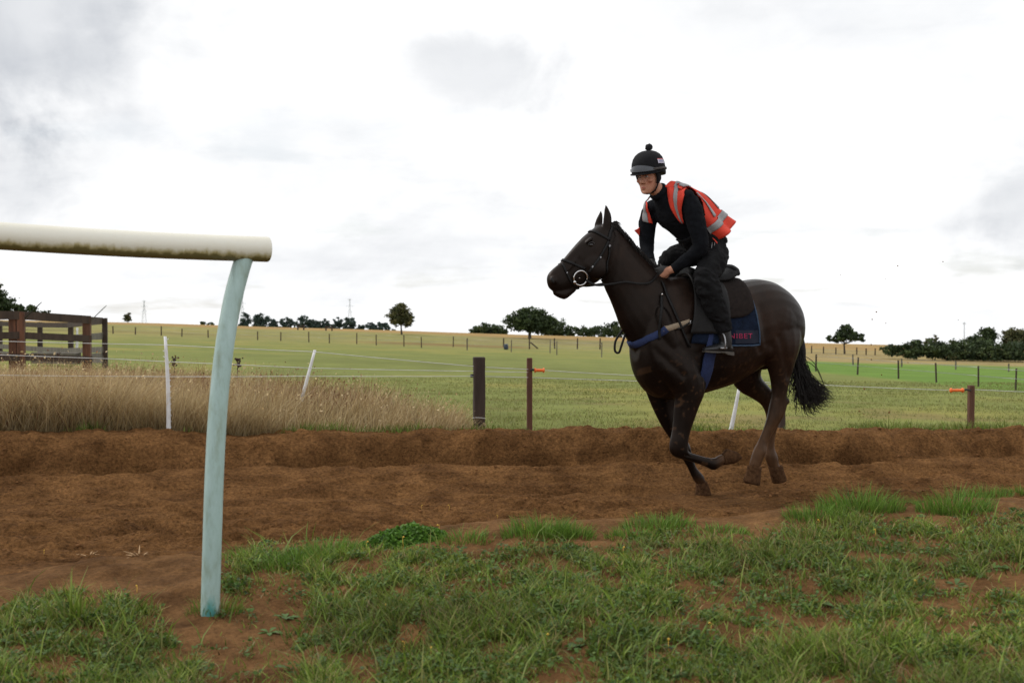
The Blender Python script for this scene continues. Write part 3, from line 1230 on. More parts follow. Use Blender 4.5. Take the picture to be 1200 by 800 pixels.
def running_rail():
    base = at_ground(246, 727)
    base.z -= 0.01
    root = empty('running_rail', base, 'white plastic running rail on a bent turquoise post at the verge', 'rail')
    end = at_depth(300, 292.0, base.y + 0.16)
    left = at_depth(0, 276.5, base.y - 0.28)
    dirv = (left - end).normalized()
    far = end + dirv * 4.2
    bm = bmesh.new()
    R = 0.0475
    pts = [end + Vector((0.045, 0.016, 0.0))]
    tube_pts = [pts[0] + (far - pts[0]) * (i / 40) for i in range(41)]
    for i, p in enumerate(tube_pts):
        p.z += -0.006 * math.sin(i * 0.33)
    add_tube(bm, tube_pts, R, 28)
    # rounded front rim of the end cap
    me = bm_mesh('rail', bm)
    co = co_of(me)
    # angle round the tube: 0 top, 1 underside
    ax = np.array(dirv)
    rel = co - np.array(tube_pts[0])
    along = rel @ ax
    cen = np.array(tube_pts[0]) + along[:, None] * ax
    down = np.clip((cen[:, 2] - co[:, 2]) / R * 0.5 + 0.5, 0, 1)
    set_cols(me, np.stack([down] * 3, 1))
    rail = link_mesh('rail', me, M_rail, root)
    bev = rail.modifiers.new('b', 'BEVEL')
    bev.width = 0.006
    bev.segments = 3
    bev.limit_method = 'ANGLE'
    bev.angle_limit = math.radians(50)
    # bent posts
    top = end + dirv * 0.045 + Vector((0, 0, -R * 0.6))
    prof = [(246, 727), (247, 690), (249, 620), (251, 560), (254, 500), (258, 450), (264, 400), (273, 350), (283, 312), (289, 296)]
    path = []
    for i, (px, py) in enumerate(prof):
        k = max(0.0, (620 - py) / 330)
        path.append(at_depth(px, py, base.y + 0.005 + (top.y - base.y) * min(1, k) ** 1.6))
    path[0].z -= 0.03
    for j, off in enumerate((Vector(), dirv * 2.4)):
        bm = bmesh.new()
        rad = [0.0345] * (len(path) - 2) + [0.034, 0.033]
        add_tube(bm, [p + Vector((off.x, off.y, off.z * 0 if j == 0 else off.z * 0.5)) for p in path], rad, 22, 4)
        me = bm_mesh('post', bm)
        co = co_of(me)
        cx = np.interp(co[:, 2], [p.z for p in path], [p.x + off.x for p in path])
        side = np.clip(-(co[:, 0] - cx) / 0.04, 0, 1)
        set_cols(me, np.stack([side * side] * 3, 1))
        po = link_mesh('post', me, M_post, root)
        bm = bmesh.new()
        c = path[-1] + off + Vector((0, 0, -0.005))
        tg = (path[-1] - path[-2]).normalized()
        add_tube(bm, [c - tg * 0.012, c + tg * 0.01], [0.036, 0.040], 20)
        link_mesh('socket_collar', bm_mesh('socket_collar', bm), mat('teal_plastic', (0.10, 0.26, 0.24), 0.5, 0.2, 20), po)
    return base


running_rail()


def straw_stub(px, py, seed):
    p = at_ground(px, py)
    rnd = random.Random(seed)
    bm = bmesh.new()
    for i in range(9):
        a = rnd.uniform(0, 6.28)
        d = Vector((math.cos(a), math.sin(a), rnd.uniform(0.1, 0.8)))
        add_tube(bm, [p + d * 0.004, p + d * rnd.uniform(0.02, 0.035) + Vector((0, 0, 0.008)), p + d * rnd.uniform(0.045, 0.075)], [0.005, 0.004, 0.001], 5)
    add_ell(bm, p, Vector((0.02, 0, 0)), Vector((0, 0.016, 0)), Vector((0, 0, 0.012)), 8, 6)
    o = link_mesh('root_stub', bm_mesh('root_stub', bm), mat('pale_straw', (0.38, 0.24, 0.12), 0.9, 0.3, 60), origin=tuple(p))
    tag(o, 'pale dry uprooted grass stub lying on the bare soil by the rail post', 'root stub', 'dry stubs on the soil')


straw_stub(104, 655, 1)
straw_stub(163, 655, 5)


def stone(px, py, r, label, seed):
    p = at_ground(px, py)
    rnd = random.Random(seed)
    bm = bmesh.new()
    bmesh.ops.create_icosphere(bm, subdivisions=2, radius=r, matrix=Matrix.Translation(p))
    for v in bm.verts:
        d = v.co - p
        v.co = p + Vector((d.x * 1.3, d.y, d.z * 0.5)) * rnd.uniform(0.85, 1.12)
    o = link_mesh('stone', bm_mesh('stone', bm), mat('grey_stone', (0.16, 0.15, 0.15), 0.9, 0.2, 50), origin=tuple(p))
    tag(o, label, 'stone')


stone(136, 681, 0.018, 'small grey stone on the bare soil left of the rail post', 3)
# ------------------------------------------------------------------ electric fence on the far bank
M_wood = mat('dark_stained_wood', (0.045, 0.028, 0.020), 0.85, 0.35, 9, 0.006, 40, stretch=(1, 1, 0.15))
M_wood_red = mat('red_brown_wood', (0.115, 0.048, 0.026), 0.85, 0.4, 9, 0.006, 40, stretch=(1, 1, 0.15))
M_wood_grey = mat('grey_weathered_wood', (0.13, 0.115, 0.095), 0.9, 0.3, 9, 0.006, 40, stretch=(1, 1, 0.3))
M_white = mat('white_plastic', (0.70, 0.70, 0.70), 0.5, 0.08, 20)
M_orange = mat('orange_plastic', (0.85, 0.16, 0.02), 0.4, 0.08, 20)
M_black = mat('black_plastic', (0.015, 0.015, 0.016), 0.5, 0.2, 20)
M_steel = mat('dull_steel', (0.32, 0.32, 0.33), 0.45, 0.15, 20, metal=0.9)
M_tape = mat('white_wire', (0.62, 0.62, 0.60), 0.6, 0.15, 6)
FENCE_T = 10.98


def fence_y(px, t=FENCE_T):
    q = (px - 600) / FPX
    return t / (TC - q * TS)


def fence_pt(px, py, t=FENCE_T):
    return at_depth(px, py, fence_y(px, t))


def square_post(name, px, ptop, wpx, m, label, cat, lean=0.0, group=None, rot=0.2, t=FENCE_T):
    top = fence_pt(px, ptop, t)
    bz = ground_z(top.x, top.y) - 0.08
    k = wpx / FPX * top.y / 2
    root = empty(name, (top.x, top.y, bz), label, cat, group)
    bm = bmesh.new()
    a = Vector((math.cos(rot), math.sin(rot), 0)) * k
    b = Vector((-math.sin(rot), math.cos(rot), 0)) * k
    bot = Vector((top.x - lean, top.y, bz))
    rings = []
    for f in np.linspace(0, 1, 7):
        c = bot.lerp(top, f)
        j = lambda: 1 + random.uniform(-0.05, 0.05)
        kk = 1.0
        rings.append([c + (a * sx * j() + b * sy * j()) * kk for sx, sy in ((-1, -.8), (-.8, -1), (.8, -1), (1, -.8), (1, .8), (.8, 1), (-.8, 1), (-1, .8))])
    rings.append([bot.lerp(top, 1) + Vector((0, 0, 0.006)) + (p - top) * 0.88 for p in rings[-1]])
    add_loft(bm, rings)
    link_mesh('shaft', bm_mesh('shaft', bm, smooth=False), m, root)
    return root, top, k


r, top, k = square_post('fence_post', 561.5, 419, 13.5, M_wood, 'thick dark square wooden post at the end of the dry grass', 'post', rot=0.12)
bm = bmesh.new()
p = fence_pt(554.5, 440)
add_tube(bm, [p + Vector((-.012, -.01, 0)), p + Vector((.03, .0, 0))], 0.012, 10)
add_tube(bm, [p + Vector((-.012, -.01, -.014)), p + Vector((-.012, -.01, .014))], 0.014, 10)
link_mesh('insulator', bm_mesh('insulator', bm), M_black, r)
bm = bmesh.new()
p = fence_pt(561.5, 489) + Vector((0, -k * 1.15, 0))
add_tube(bm, [p + Vector((-k * 1.1, .02, .0)), p + Vector((0, -.004, .004)), p + Vector((k * 1.1, .02, -0.006))], 0.0035, 6, 3)
link_mesh('wire_loop', bm_mesh('wire_loop', bm), M_tape, r)
square_post('fence_post', 620.5, 420, 6.2, M_wood_red, 'slim red-brown fence post with an orange gate handle hooked to it', 'post', rot=0.1)
square_post('fence_post', 916, 424, 7.5, M_wood, 'dark wooden post half hidden behind the galloping horse hind leg', 'post', rot=0.3)
square_post('fence_post', 1138, 452, 6.5, M_wood_red, 'short red-brown fence post with an orange handle on its near side', 'post', rot=0.15)


def plastic_stake(px0, py0, px1, py1, wpx, label, lugs=True, t=FENCE_T):
    top, bot = fence_pt(px1, py1, t), fence_pt(px0, py0, t)
    g = ground_z(bot.x, bot.y)
    d = (top - bot)
    bot = bot + d * ((g - 0.06 - bot.z) / d.z)
    root = empty('electric_fence_stake', bot, label, 'stake')
    k = wpx / FPX * top.y / 2
    bm = bmesh.new()
    dn = d.normalized()
    rings = []
    for f in np.linspace(0, 1, 9):
        c = bot.lerp(top, f)
        bow = Vector(((0.010 if lugs else 0.003) * math.sin(f * 3.1), 0, 0))
        kk = k * (1.15 - 0.45 * f)
        rings.append([c + bow + Vector((sx * kk, sy * kk * 0.7, 0)) for sx, sy in ((-1, -.3), (-.3, -1), (.3, -1), (1, -.3), (1, .3), (.3, 1), (-.3, 1), (-1, .3))])
    add_loft(bm, rings)
    link_mesh('shaft', bm_mesh('shaft', bm), M_white, root)
    if lugs:
        for i in range(16):
            f = 0.12 + 0.85 * i / 15
            c = bot.lerp(top, f) + Vector((0.010 * math.sin(f * 3.1), 0, 0))
            bm = bmesh.new()
            sgn = -1 if i in (12, 13) else 1
            add_tube(bm, [c, c + Vector((sgn * k * 1.2, -.004, .0)), c + Vector((sgn * k * 1.45, -.004, .008))], [0.004, 0.003, 0.003], 6)
            link_mesh('wire_lug', bm_mesh('wire_lug', bm), M_white, root)
    bm = bmesh.new()
    add_box(bm, bot + dn * 0.075 + Vector((-k * 2.2, 0, 0)), bot + dn * 0.075 + Vector((k * 2.2, 0, 0)), Vector((0, .012, 0)), Vector((0, 0, .008)))
    link_mesh('foot_step', bm_mesh('foot_step', bm, False), M_white, root)


plastic_stake(197, 503, 193.5, 394, 4.8, 'upright white plastic electric fence stake with lugs in the dry grass', t=10.62)
plastic_stake(345, 497, 369, 410, 4.6, 'leaning white plastic electric fence stake half sunk in dry grass', False, t=12.4)
plastic_stake(857, 500, 866, 455, 5.0, 'leaning white plastic stake seen under the horse belly', False)


def wire(pts, label, rad=0.0026):
    P = [fence_pt(px, py) + Vector((0, -0.02, 0)) for px, py in pts]
    out = []
    for a, b in zip(P, P[1:]):
        n = max(2, int((b - a).length / 0.4))
        sag = 0.012 * (b - a).length * 0.15
        for i in range(n):
            f = i / n
            out.append(a.lerp(b, f) - Vector((0, 0, sag * 4 * f * (1 - f))))
    out.append(P[-1])
    bm = bmesh.new()
    add_tube(bm, out, rad, 6)
    o = link_mesh('fence_wire', bm_mesh('fence_wire', bm), M_tape, origin=tuple(P[0]))
    tag(o, label, 'wire')


wire([(-160, 395), (194.5, 404), (368.5, 412), (561, 429.5), (626, 433)], 'top white electric wire sloping from the stakes down to the orange handle')
wire([(-160, 409), (125, 420), (277, 427), (364, 431), (561, 434.8), (620, 436)], 'middle white electric wire between the lug stake and the thick dark post')
wire([(-160, 437), (196, 441), (357, 440.5), (561, 440.5), (620, 442), (862, 449), (916, 450.5)], 'lowest white electric wire running behind the galloping horse')
wire([(639, 433.8), (720, 438.5), (866, 446), (967, 451), (1111, 457)], 'white electric wire between the two orange gate handles')
wire([(1138, 456), (1230, 460), (1400, 468)], 'white electric wire leaving the short red-brown post away from the horse')


def gate_handle(px0, px1, py, post_px, label):
    a, b = fence_pt(px0, py) + Vector((0, -.03, 0)), fence_pt(px1, py) + Vector((0, -.03, 0))
    root = empty('gate_handle', (a + b) / 2, label, 'handle')
    ax = (b - a).normalized()
    ln = (b - a).length
    bm = bmesh.new()
    prof = [(0, .012), (.04, .022), (.1, .024), (.14, .016), (.3, .0135), (.5, .015), (.7, .0135), (.86, .016), (.9, .024), (.96, .022), (1, .012)]
    add_tube(bm, [a + ax * ln * f for f, _ in prof], [r_ for _, r_ in prof], 14)
    link_mesh('grip', bm_mesh('grip', bm), M_orange, root)
    h = fence_pt(post_px, py) + Vector((0, -.03, 0))
    bm = bmesh.new()
    s0 = a if abs(post_px - px0) < abs(post_px - px1) else b
    add_tube(bm, [s0, s0.lerp(h, 0.4) + Vector((0, 0, .006)), s0.lerp(h, 0.8), h], [0.009, 0.01, 0.008, 0.007], 8, 3)
    link_mesh('hook', bm_mesh('hook', bm), M_black, root)


gate_handle(626, 638, 433.6, 621, 'orange plastic gate handle hooked to the slim red-brown post')
gate_handle(1112, 1128, 457, 1136.5, 'orange plastic gate handle hooked to the short red-brown post')

# ------------------------------------------------------------------ timber pen on the left
PEN = [(-120, 25.5), (20, 27.0), (102, 28.5), (123, 31.0), (83, 34.5), (47, 36.5), (0, 39), (-90, 42)]


def pen():
    def base(px, y):
        p = at_depth(px, 400, y)
        p.z = float(field_h(p.x, p.y)) - 0.1
        return p
    B = [base(*a) for a in PEN]
    root = empty('timber_pen', B[2], 'dark brown timber post and board pen standing in the dry grass', 'pen')
    tops = {0: 366, 1: 365.5, 2: 371, 3: 372.5, 4: 377.5, 5: 377.5, 6: 376, 7: 374}
    wid = {0: .34, 1: .30, 2: .17, 3: .12, 4: .13, 5: .13, 6: .13, 7: .13}
    T = []
    for i, (px, y) in enumerate(PEN):
        t = at_depth(px, tops[i], y)
        T.append(t)
        bm = bmesh.new()
        if i in (0, 1):       # a doubled gate post
            for off in (-0.085, 0.09):
                add_box(bm, B[i] + Vector((off, 0.03 * off, 0)), Vector((B[i].x + off, B[i].y, t.z)), Vector((.075, .01, 0)), Vector((-.01, .075, 0)), 0.97)
        else:
            add_box(bm, B[i], Vector((B[i].x, B[i].y, t.z)), Vector((wid[i] / 2, .01, 0)), Vector((-.01, wid[i] / 2, 0)), 0.96)
        link_mesh('post', bm_mesh('post', bm, False), M_wood_red if i < 3 else M_wood, root)
    for i in range(len(PEN) - 1):
        a, b = B[i], B[i + 1]
        za, zb = T[i].z, T[i + 1].z
        front = i < 2
        levels = ((0.07, .09), (0.50, .075), (0.97, .075)) if i != 2 else ((0.07, .08), (0.46, .075), (.93, .075))
        if i >= 3:
            levels = ((0.08, .07), (0.42, .06), (.78, .07), (1.02, .09))
        for dz, hh in levels:
            bm = bmesh.new()
            d = (b - a)
            d.z = 0
            side = Vector((d.y, -d.x, 0)).normalized()
            if side.y > 0:
                side = -side
            off = side * (wid[i] / 2 + 0.0 if front else -0.0)
            pa = Vector((a.x, a.y, za - dz)) + side * (0.09 if front else 0.07)
            pb = Vector((b.x, b.y, zb - dz)) + side * (0.09 if front else 0.07)
            ex = (pb - pa).normalized() * 0.03 * (1 + dz)
            add_box(bm, pa - ex, pb + ex, side * 0.02, Vector((0, 0, hh)))
            link_mesh('board', bm_mesh('board', bm, False), M_wood if (front or dz < 0.2) else M_wood_grey, root)
    for (x0, y0, x1, y1, dpt) in ((31, 370, 47, 355.5, 27.0), (109, 372, 123, 359.5, 28.5)):
        bm = bmesh.new()
        add_box(bm, at_depth(x0 - 3, y0 + 4, dpt), at_depth(x1, y1, dpt), Vector((.035, 0, .03)), Vector((0, .03, 0)))
        link_mesh('angled_bar', bm_mesh('angled_bar', bm, False), M_black, root)
    bm = bmesh.new()
    for f in range(5):
        p = at_depth(40 + 13 * f, 432 + 0.5 * f, 32)
        p.z = float(field_h(p.x, p.y)) + 0.2
        if f == 0:
            a = p
    add_box(bm, a, p, Vector((0, .2, 0)), Vector((0, 0, .14)))
    o = link_mesh('water_trough', bm_mesh('water_trough', bm, False), M_wood_grey, origin=tuple(a))
    tag(o, 'long grey trough standing low inside the timber pen', 'trough')


pen()
plastic_stake(90, 412, 90.5, 384, 3.2, 'thin white stake standing behind the timber pen', False, t=36)

# dark dock stems among the dry grass by the pen
for i, (px, py, h) in enumerate(((203, 425, .3), (277, 426, .3), (60, 425, .35), (67, 420, .4), (45, 424, .38))):
    p = at_depth(px, py, 16 if i < 2 else 24)
    p.z = float(field_h(p.x, p.y))
    bm = bmesh.new()
    ht = at_depth(px, py - 6, p.y).z - p.z
    add_tube(bm, [p, p + Vector((.02, 0, ht))], 0.006, 5)
    for j in range(20):
        c = p + Vector((.02 + random.gauss(0, .02), random.gauss(0, .02), ht * random.uniform(0.8, 1.02)))
        bmesh.ops.create_icosphere(bm, subdivisions=1, radius=random.uniform(.008, .017), matrix=Matrix.Translation(c))
    o = link_mesh('dock_plant', bm_mesh('dock_plant', bm), mat('dock_seed', (0.05, 0.025, 0.018), 0.9, 0.3, 20), origin=tuple(p))
    tag(o, 'dark brown dock seed stem standing out of the dry grass', 'dock plant', 'dock stems near the pen')


# ------------------------------------------------------------------ far field fences
def field_fence(posts, label, wpx=1.8, m=None, wires=2, brace=None):
    first = at_ground(posts[0][0], posts[0][1])
    root = empty('field_fence', first, label, 'fence')
    P = []
    for px, pb, pt in posts:
        b = at_ground(px, pb)
        t = at_depth(px, pt, b.y)
        k = wpx / FPX * b.y / 2
        bm = bmesh.new()
        add_box(bm, b - Vector((0, 0, .15)), Vector((b.x + random.uniform(-.03, .03), b.y, t.z)), Vector((k, 0, 0)), Vector((0, k, 0)), 0.9)
        link_mesh('post', bm_mesh('post', bm, False), m or M_wood, root)
        P.append((b, t))
    for w in range(wires):
        f = 0.92 - 0.4 * w
        for (b0, t0), (b1, t1) in zip(P, P[1:]):
            bm = bmesh.new()
            add_tube(bm, [b0.lerp(t0, f), b1.lerp(t1, f)], 0.006, 4)
            link_mesh('wire', bm_mesh('wire', bm), M_steel, root)
    if brace:
        bm = bmesh.new()
        (x0, y0), (x1, y1) = brace
        e = at_ground(x1, y1)
        a = at_depth(x0, y0, e.y)
        add_box(bm, e, a, Vector((.06, 0, .02)), Vector((0, .06, 0)))
        link_mesh('brace', bm_mesh('brace', bm, False), M_wood, root)


field_fence([(132.6, 391, 382), (158.6, 392, 383), (189, 393.3, 382), (213, 394.5, 385), (244, 395.6, 386.5), (272, 397, 387), (302, 398.3, 388), (329, 399.4, 389), (362, 401, 388.5),
             (386, 402, 391), (418, 403, 390), (441, 404.6, 392), (473.5, 406, 392.5), (494, 407.5, 394.5), (531, 406.5, 394), (547.5, 409, 396)],
            'long post and wire fence across the green paddock left of the round tree', 1.15)
field_fence([(590, 406.5, 396), (620.5, 409, 394.5), (650, 408.5, 396), (676.5, 409, 396), (703, 409.5, 396)], 'far wooden post fence with a slanting brace in front of the big dark tree', 1.6,
            brace=((621.5, 401), (630.5, 408.5)))
field_fence([(547.5, 410.5, 397), (599, 412.5, 398), (644.5, 413.5, 398), (652.5, 416, 399.5), (705, 418.6, 401)], 'thin grey post fence just in front of the braced fence', 1.2, M_wood_grey)
field_fence([(951, 414, 405), (965, 414.3, 406), (979.5, 415, 407), (1004, 415.3, 407), (1015, 416, 408), (1025.4, 416.2, 408)], 'short run of small posts on the golden slope below the lone tree', 1.2)
field_fence([(956, 435, 415), (1004.7, 439, 418.5), (1053, 443.7, 422), (1097.6, 448, 425), (1146.7, 453, 428.6), (1190, 457, 431.5), (1240, 462, 436)], 'near dark post fence along the bright green strip', 1.7)
field_fence([(940, 424, 412), (999.8, 427.5, 415), (1056.7, 430, 420), (1120, 433, 423), (1182, 435.5, 426), (1230, 437, 428)], 'farther post fence between the tan field and the bright green strip', 1.5, M_wood_grey)
# two feeders seen against the far trees
for px, py in ((352, 386.5), (385, 387.5)):
    b = at_ground(px, py)
    k = b.y / FPX
    root = empty('jump_frame', b, 'small dark wooden jump frame far out on the golden ridge', 'jump frame', 'frames on the ridge')
    for dx in (-3, 4):
        bm = bmesh.new()
        add_box(bm, b + Vector((dx * k, 0, -.1)), b + Vector((dx * k, 0, 5.5 * k)), Vector((.8 * k, 0, 0)), Vector((0, .8 * k, 0)))
        link_mesh('leg', bm_mesh('leg', bm, False), M_wood, root)
    bm = bmesh.new()
    add_box(bm, b + Vector((-3 * k, -.02, 4.5 * k)), b + Vector((4 * k, -.02, 4.5 * k)), Vector((0, .7 * k, 0)), Vector((0, 0, .6 * k)))
    link_mesh('bar', bm_mesh('bar', bm, False), M_wood, root)

b = at_ground(593, 409.5)
k = b.y / FPX
root = empty('barrel', b, 'small dark blue plastic barrel beside the far fence', 'barrel')
bm = bmesh.new()
add_tube(bm, [b + Vector((0, 0, z * k)) for z in (0, .4, 2, 4, 5.6, 6)], [2.2 * k, 2.5 * k, 2.7 * k, 2.7 * k, 2.5 * k, 2.1 * k], 14)
link_mesh('drum', bm_mesh('drum', bm), mat('dark_blue_plastic', (0.02, 0.035, 0.06), 0.5), root)
bm = bmesh.new()
add_tube(bm, [b + Vector((0, 0, 6 * k)), b + Vector((0, 0, 6.6 * k))], 2.3 * k, 14)
link_mesh('lid', bm_mesh('lid', bm), mat('blue_grey_plastic', (0.16, 0.2, 0.25), 0.5), root)


# ------------------------------------------------------------------ trees and hedges
def tree(name, label, cat, depth, lobes, base=None, n=2600, leaf=1.5, cols=((0.035, 0.055, 0.018), (0.05, 0.075, 0.024), (0.025, 0.042, 0.015)), group=None,
         trunk=1.6, gap=0.28, seed=1, limbs=True, tall=0.0):
    """lobes: (px, py, rx, ry) as they stand in the picture, at a real distance; base: (px, py) foot of the trunk"""
    rng = np.random.default_rng(seed)
    k = depth / FPX
    if base is None:
        base = (np.mean([l[0] for l in lobes]), max(l[1] + l[3] for l in lobes))
    bp = at_depth(base[0], base[1], depth)
    bp.z = min(bp.z, float(field_h(bp.x, bp.y)) + 0.05)
    root = empty(name, bp, label, cat, group)
    area = sum(l[2] * l[3] for l in lobes)
    V = []
    C = []
    S = []
    for li, (lx, ly, rx, ry) in enumerate(lobes):
        c = at_depth(lx, ly, depth)
        m = int(n * rx * ry / area)
        # many small clumps on and in the lobe give an uneven outline
        m = int(m * 2.4)
        nc = max(14, m // 22)
        d = rng.normal(0, 1, (nc, 3))
        d /= np.linalg.norm(d, axis=1)[:, None]
        r = 0.25 + 0.78 * rng.random(nc) ** 0.6
        r *= 1 + 0.3 * fbm(d[:, 0] * 2.2 + seed, d[:, 2] * 2.2 + d[:, 1] * 1.3, 3, 200 + seed + li) * 2
        cc = d * r[:, None] * np.array([rx, rx * 0.8, ry]) * k
        keep = rng.random(nc) > gap * 0.5
        cc = cc[keep]
        per = max(3, m // max(1, len(cc)))
        idx = np.repeat(np.arange(len(cc)), per)
        cs = min(rx, ry) * 0.17 * k
        pts = cc[idx] + rng.normal(0, 1, (len(idx), 3)) * cs * np.array([1.2, 1.2, 0.75])
        V.append(pts + np.array(c))
        tone = np.clip(rng.normal(1, 0.22, len(cc)), 0.55, 1.6)
        pal = np.array(cols)[rng.integers(0, len(cols), len(cc))]
        C.append((pal * tone[:, None])[idx] * (1 + rng.normal(0, 0.12, (len(idx), 1))))
        S.append(np.full(len(idx), leaf * k * 1.15) * rng.uniform(0.6, 1.3, len(idx)))
    V, C, S = np.concatenate(V), np.clip(np.concatenate(C), 0.004, 1), np.concatenate(S)
    gz = float(field_h(bp.x, bp.y)) + S
    V[:, 2] = np.maximum(V[:, 2], gz) if base[1] < 9999 else V[:, 2]
    v, f, c = leaf_quads(V, S, C)
    link_mesh('crown', mesh_arrays('crown', v, f, c), M_leaf, root)
    if trunk:
        bm = bmesh.new()
        cx = at_depth(lobes[0][0], lobes[0][1], depth)
        add_tube(bm, [bp - Vector((0, 0, .3)), bp.lerp(cx, 0.5) + Vector((random.uniform(-1, 1) * k, 0, 0)), cx], [trunk * k * 1.2, trunk * k * 0.8, trunk * k * 0.4], 8, 3)
        if limbs:
            for lx, ly, rx, ry in lobes:
                e = at_depth(lx, ly, depth)
                for j in range(3):
                    e2 = e + Vector((random.uniform(-.6, .6) * rx, random.uniform(-.5, .5) * rx, random.uniform(-.2, .6) * ry)) * k
                    st = bp.lerp(cx, random.uniform(0.35, 0.75))
                    add_tube(bm, [st, st.lerp(e2, 0.5) + Vector((0, 0, -1.0 * k)), e2], [trunk * k * 0.5, trunk * k * 0.3, trunk * k * 0.1], 6, 2)
        link_mesh('trunk', bm_mesh('trunk', bm), M_bark, root)
    return root


DK = ((0.045, 0.070, 0.024), (0.062, 0.088, 0.030), (0.032, 0.052, 0.020))
OLV = ((0.085, 0.088, 0.030), (0.115, 0.105, 0.045), (0.06, 0.068, 0.026))
HAZE_BLU = ((0.065, 0.095, 0.082), (0.08, 0.11, 0.092), (0.052, 0.078, 0.072))  # leaf greens shifted to blue to imitate haze
tree('spreading_tree', 'big dark spreading tree on the skyline behind the braced fence', 'tree', 150, [(622, 375, 24, 11), (605, 377, 13, 9), (640, 378, 14, 9), (618, 368, 15, 7), (630, 383, 22, 6)], (621, 391), 5200, 1.3, DK, trunk=1.8, seed=3)
tree('round_tree', 'round bushy olive tree standing alone at the end of the far tree line', 'tree', 150, [(470, 370, 13, 10.5), (468, 364, 9, 8), (474, 375, 13, 7)], (471, 386.5), 2600, 1.25, OLV, trunk=1.0, gap=0.5, seed=5)
tree('windswept_tree', 'lone flat-topped tree on the golden slope behind the horse tail', 'tree', 120, [(990, 392, 12, 7), (1003, 395, 12, 5), (981, 396, 11, 5), (990, 386, 8, 5)], (990, 410), 1500, 1.3, DK, trunk=1.1, gap=0.6, seed=8)
tree('bush_mound', 'low dark green bush mound left of the big spreading tree', 'bush', 210, [(572, 386, 20, 7), (560, 389, 12, 5), (585, 389, 12, 5)], None, 1500, 1.2, DK, trunk=0, seed=11)
tree('bush_mound', 'dark sloping bush mound right behind the big spreading tree', 'bush', 215, [(650, 386, 16, 10), (640, 381, 12, 9), (660, 390, 10, 5)], None, 1500, 1.2, DK, trunk=0, seed=12)
tree('far_hedge', 'long low dark hedge on the skyline in front of the horse chest', 'hedge', 215, [(678, 389, 16, 7), (700, 388.5, 18, 8), (720, 388, 18, 9), (722, 380, 6, 4), (745, 388, 18, 9)], None, 2400, 1.2, DK, trunk=0, seed=13)
# far tree line, its blue-green leaf colour painted in place of distance haze
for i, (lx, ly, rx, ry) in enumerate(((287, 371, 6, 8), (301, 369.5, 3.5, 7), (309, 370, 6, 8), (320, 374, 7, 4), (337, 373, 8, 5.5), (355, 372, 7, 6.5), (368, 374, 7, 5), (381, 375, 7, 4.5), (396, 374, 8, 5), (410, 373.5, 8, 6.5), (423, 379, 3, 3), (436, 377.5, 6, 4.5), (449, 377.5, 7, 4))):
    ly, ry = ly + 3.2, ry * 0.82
    tree('distant_tree', 'haze-tinted blue-green tree in the distant line behind the ridge', 'tree', 330, [(lx, ly, rx, ry), (lx + rx * 0.4, ly + ry * 0.5, rx, ry * 0.8), (lx - rx * .2, ly + ry, rx * 1.2, ry * .9), (lx + rx * .3, ly + ry * 1.9, rx * 1.4, ry)], (lx, ly + ry + 12), 620, 1.1, HAZE_BLU,
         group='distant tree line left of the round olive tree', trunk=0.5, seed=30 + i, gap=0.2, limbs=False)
tree('small_tree', 'tiny round tree alone on the skyline near the pylon', 'tree', 260, [(150, 371, 4, 4.5), (149, 373, 5, 3.5)], (150, 378), 420, 1.0, OLV, trunk=0.7, seed=50, gap=0.5, limbs=False)
for i, (x, y) in enumerate(((237, 379), (246, 379.5))):
    tree('small_bush', 'tiny dark bush on the skyline left of the rail post', 'bush', 240, [(x, y, 3.5, 2)], None, 160, 0.9, DK, group='tiny skyline bushes', trunk=0, seed=60 + i)
tree('pen_hedge', 'dark conifer hedge rising behind the timber pen', 'hedge', 120, [(-60, 352, 50, 18), (-6, 346, 12, 13), (5, 356, 12, 9), (28, 362, 22, 5), (45, 366, 14, 3), (-20, 358, 40, 12)], None, 6500, 1.5, DK, trunk=0, seed=70)
# right hand hedge and trees
tree('right_hedge', 'long dense dark green hedge below the right-hand trees', 'hedge', 105, [(1048, 411, 14, 7), (1066, 410, 18, 9), (1085, 410, 20, 10), (1105, 411, 22, 11), (1135, 412, 22, 13), (1165, 414, 24, 13), (1195, 415, 24, 14), (1230, 416, 24, 15), (1075, 402, 5, 4)],
     None, 8200, 1.4, DK, trunk=0, seed=80)
tree('hedge_tree', 'dark leafy tree growing out of the right-hand hedge', 'tree', 108, [(1153, 397, 13, 11), (1146, 404, 14, 9), (1158, 390, 8, 7)], (1153, 418), 2400, 1.3, DK, trunk=1.2, seed=81, gap=0.45)
tree('hedge_tree', 'paler open tree at the outer end of the right-hand hedge', 'tree', 108, [(1188, 394, 11, 10), (1197, 398, 12, 11), (1182, 402, 8, 8), (1210, 397, 14, 12)], (1190, 420), 2400, 1.3, OLV, trunk=1.2, seed=82, gap=0.6)
tree('hedge_tree', 'thin small bush-like sapling poking above the right-hand hedge', 'tree', 112, [(1093, 399, 7, 5), (1090, 402, 8, 4)], (1092, 410), 380, 1.1, OLV, trunk=0.6, seed=83, gap=0.7)
tree('hedge_tree', 'thin grey sapling in the hedge beside the leafy tree', 'tree', 112, [(1116, 402, 6, 5)], (1116, 410), 200, 1.1, OLV, trunk=0.6, seed=84, gap=0.7)


# ------------------------------------------------------------------ pylons
M_pylon = mat('galvanised_haze_grey', (0.42, 0.44, 0.47), 0.6, 0.1, 1)  # steel grey kept pale, the haze of distance put into the colour


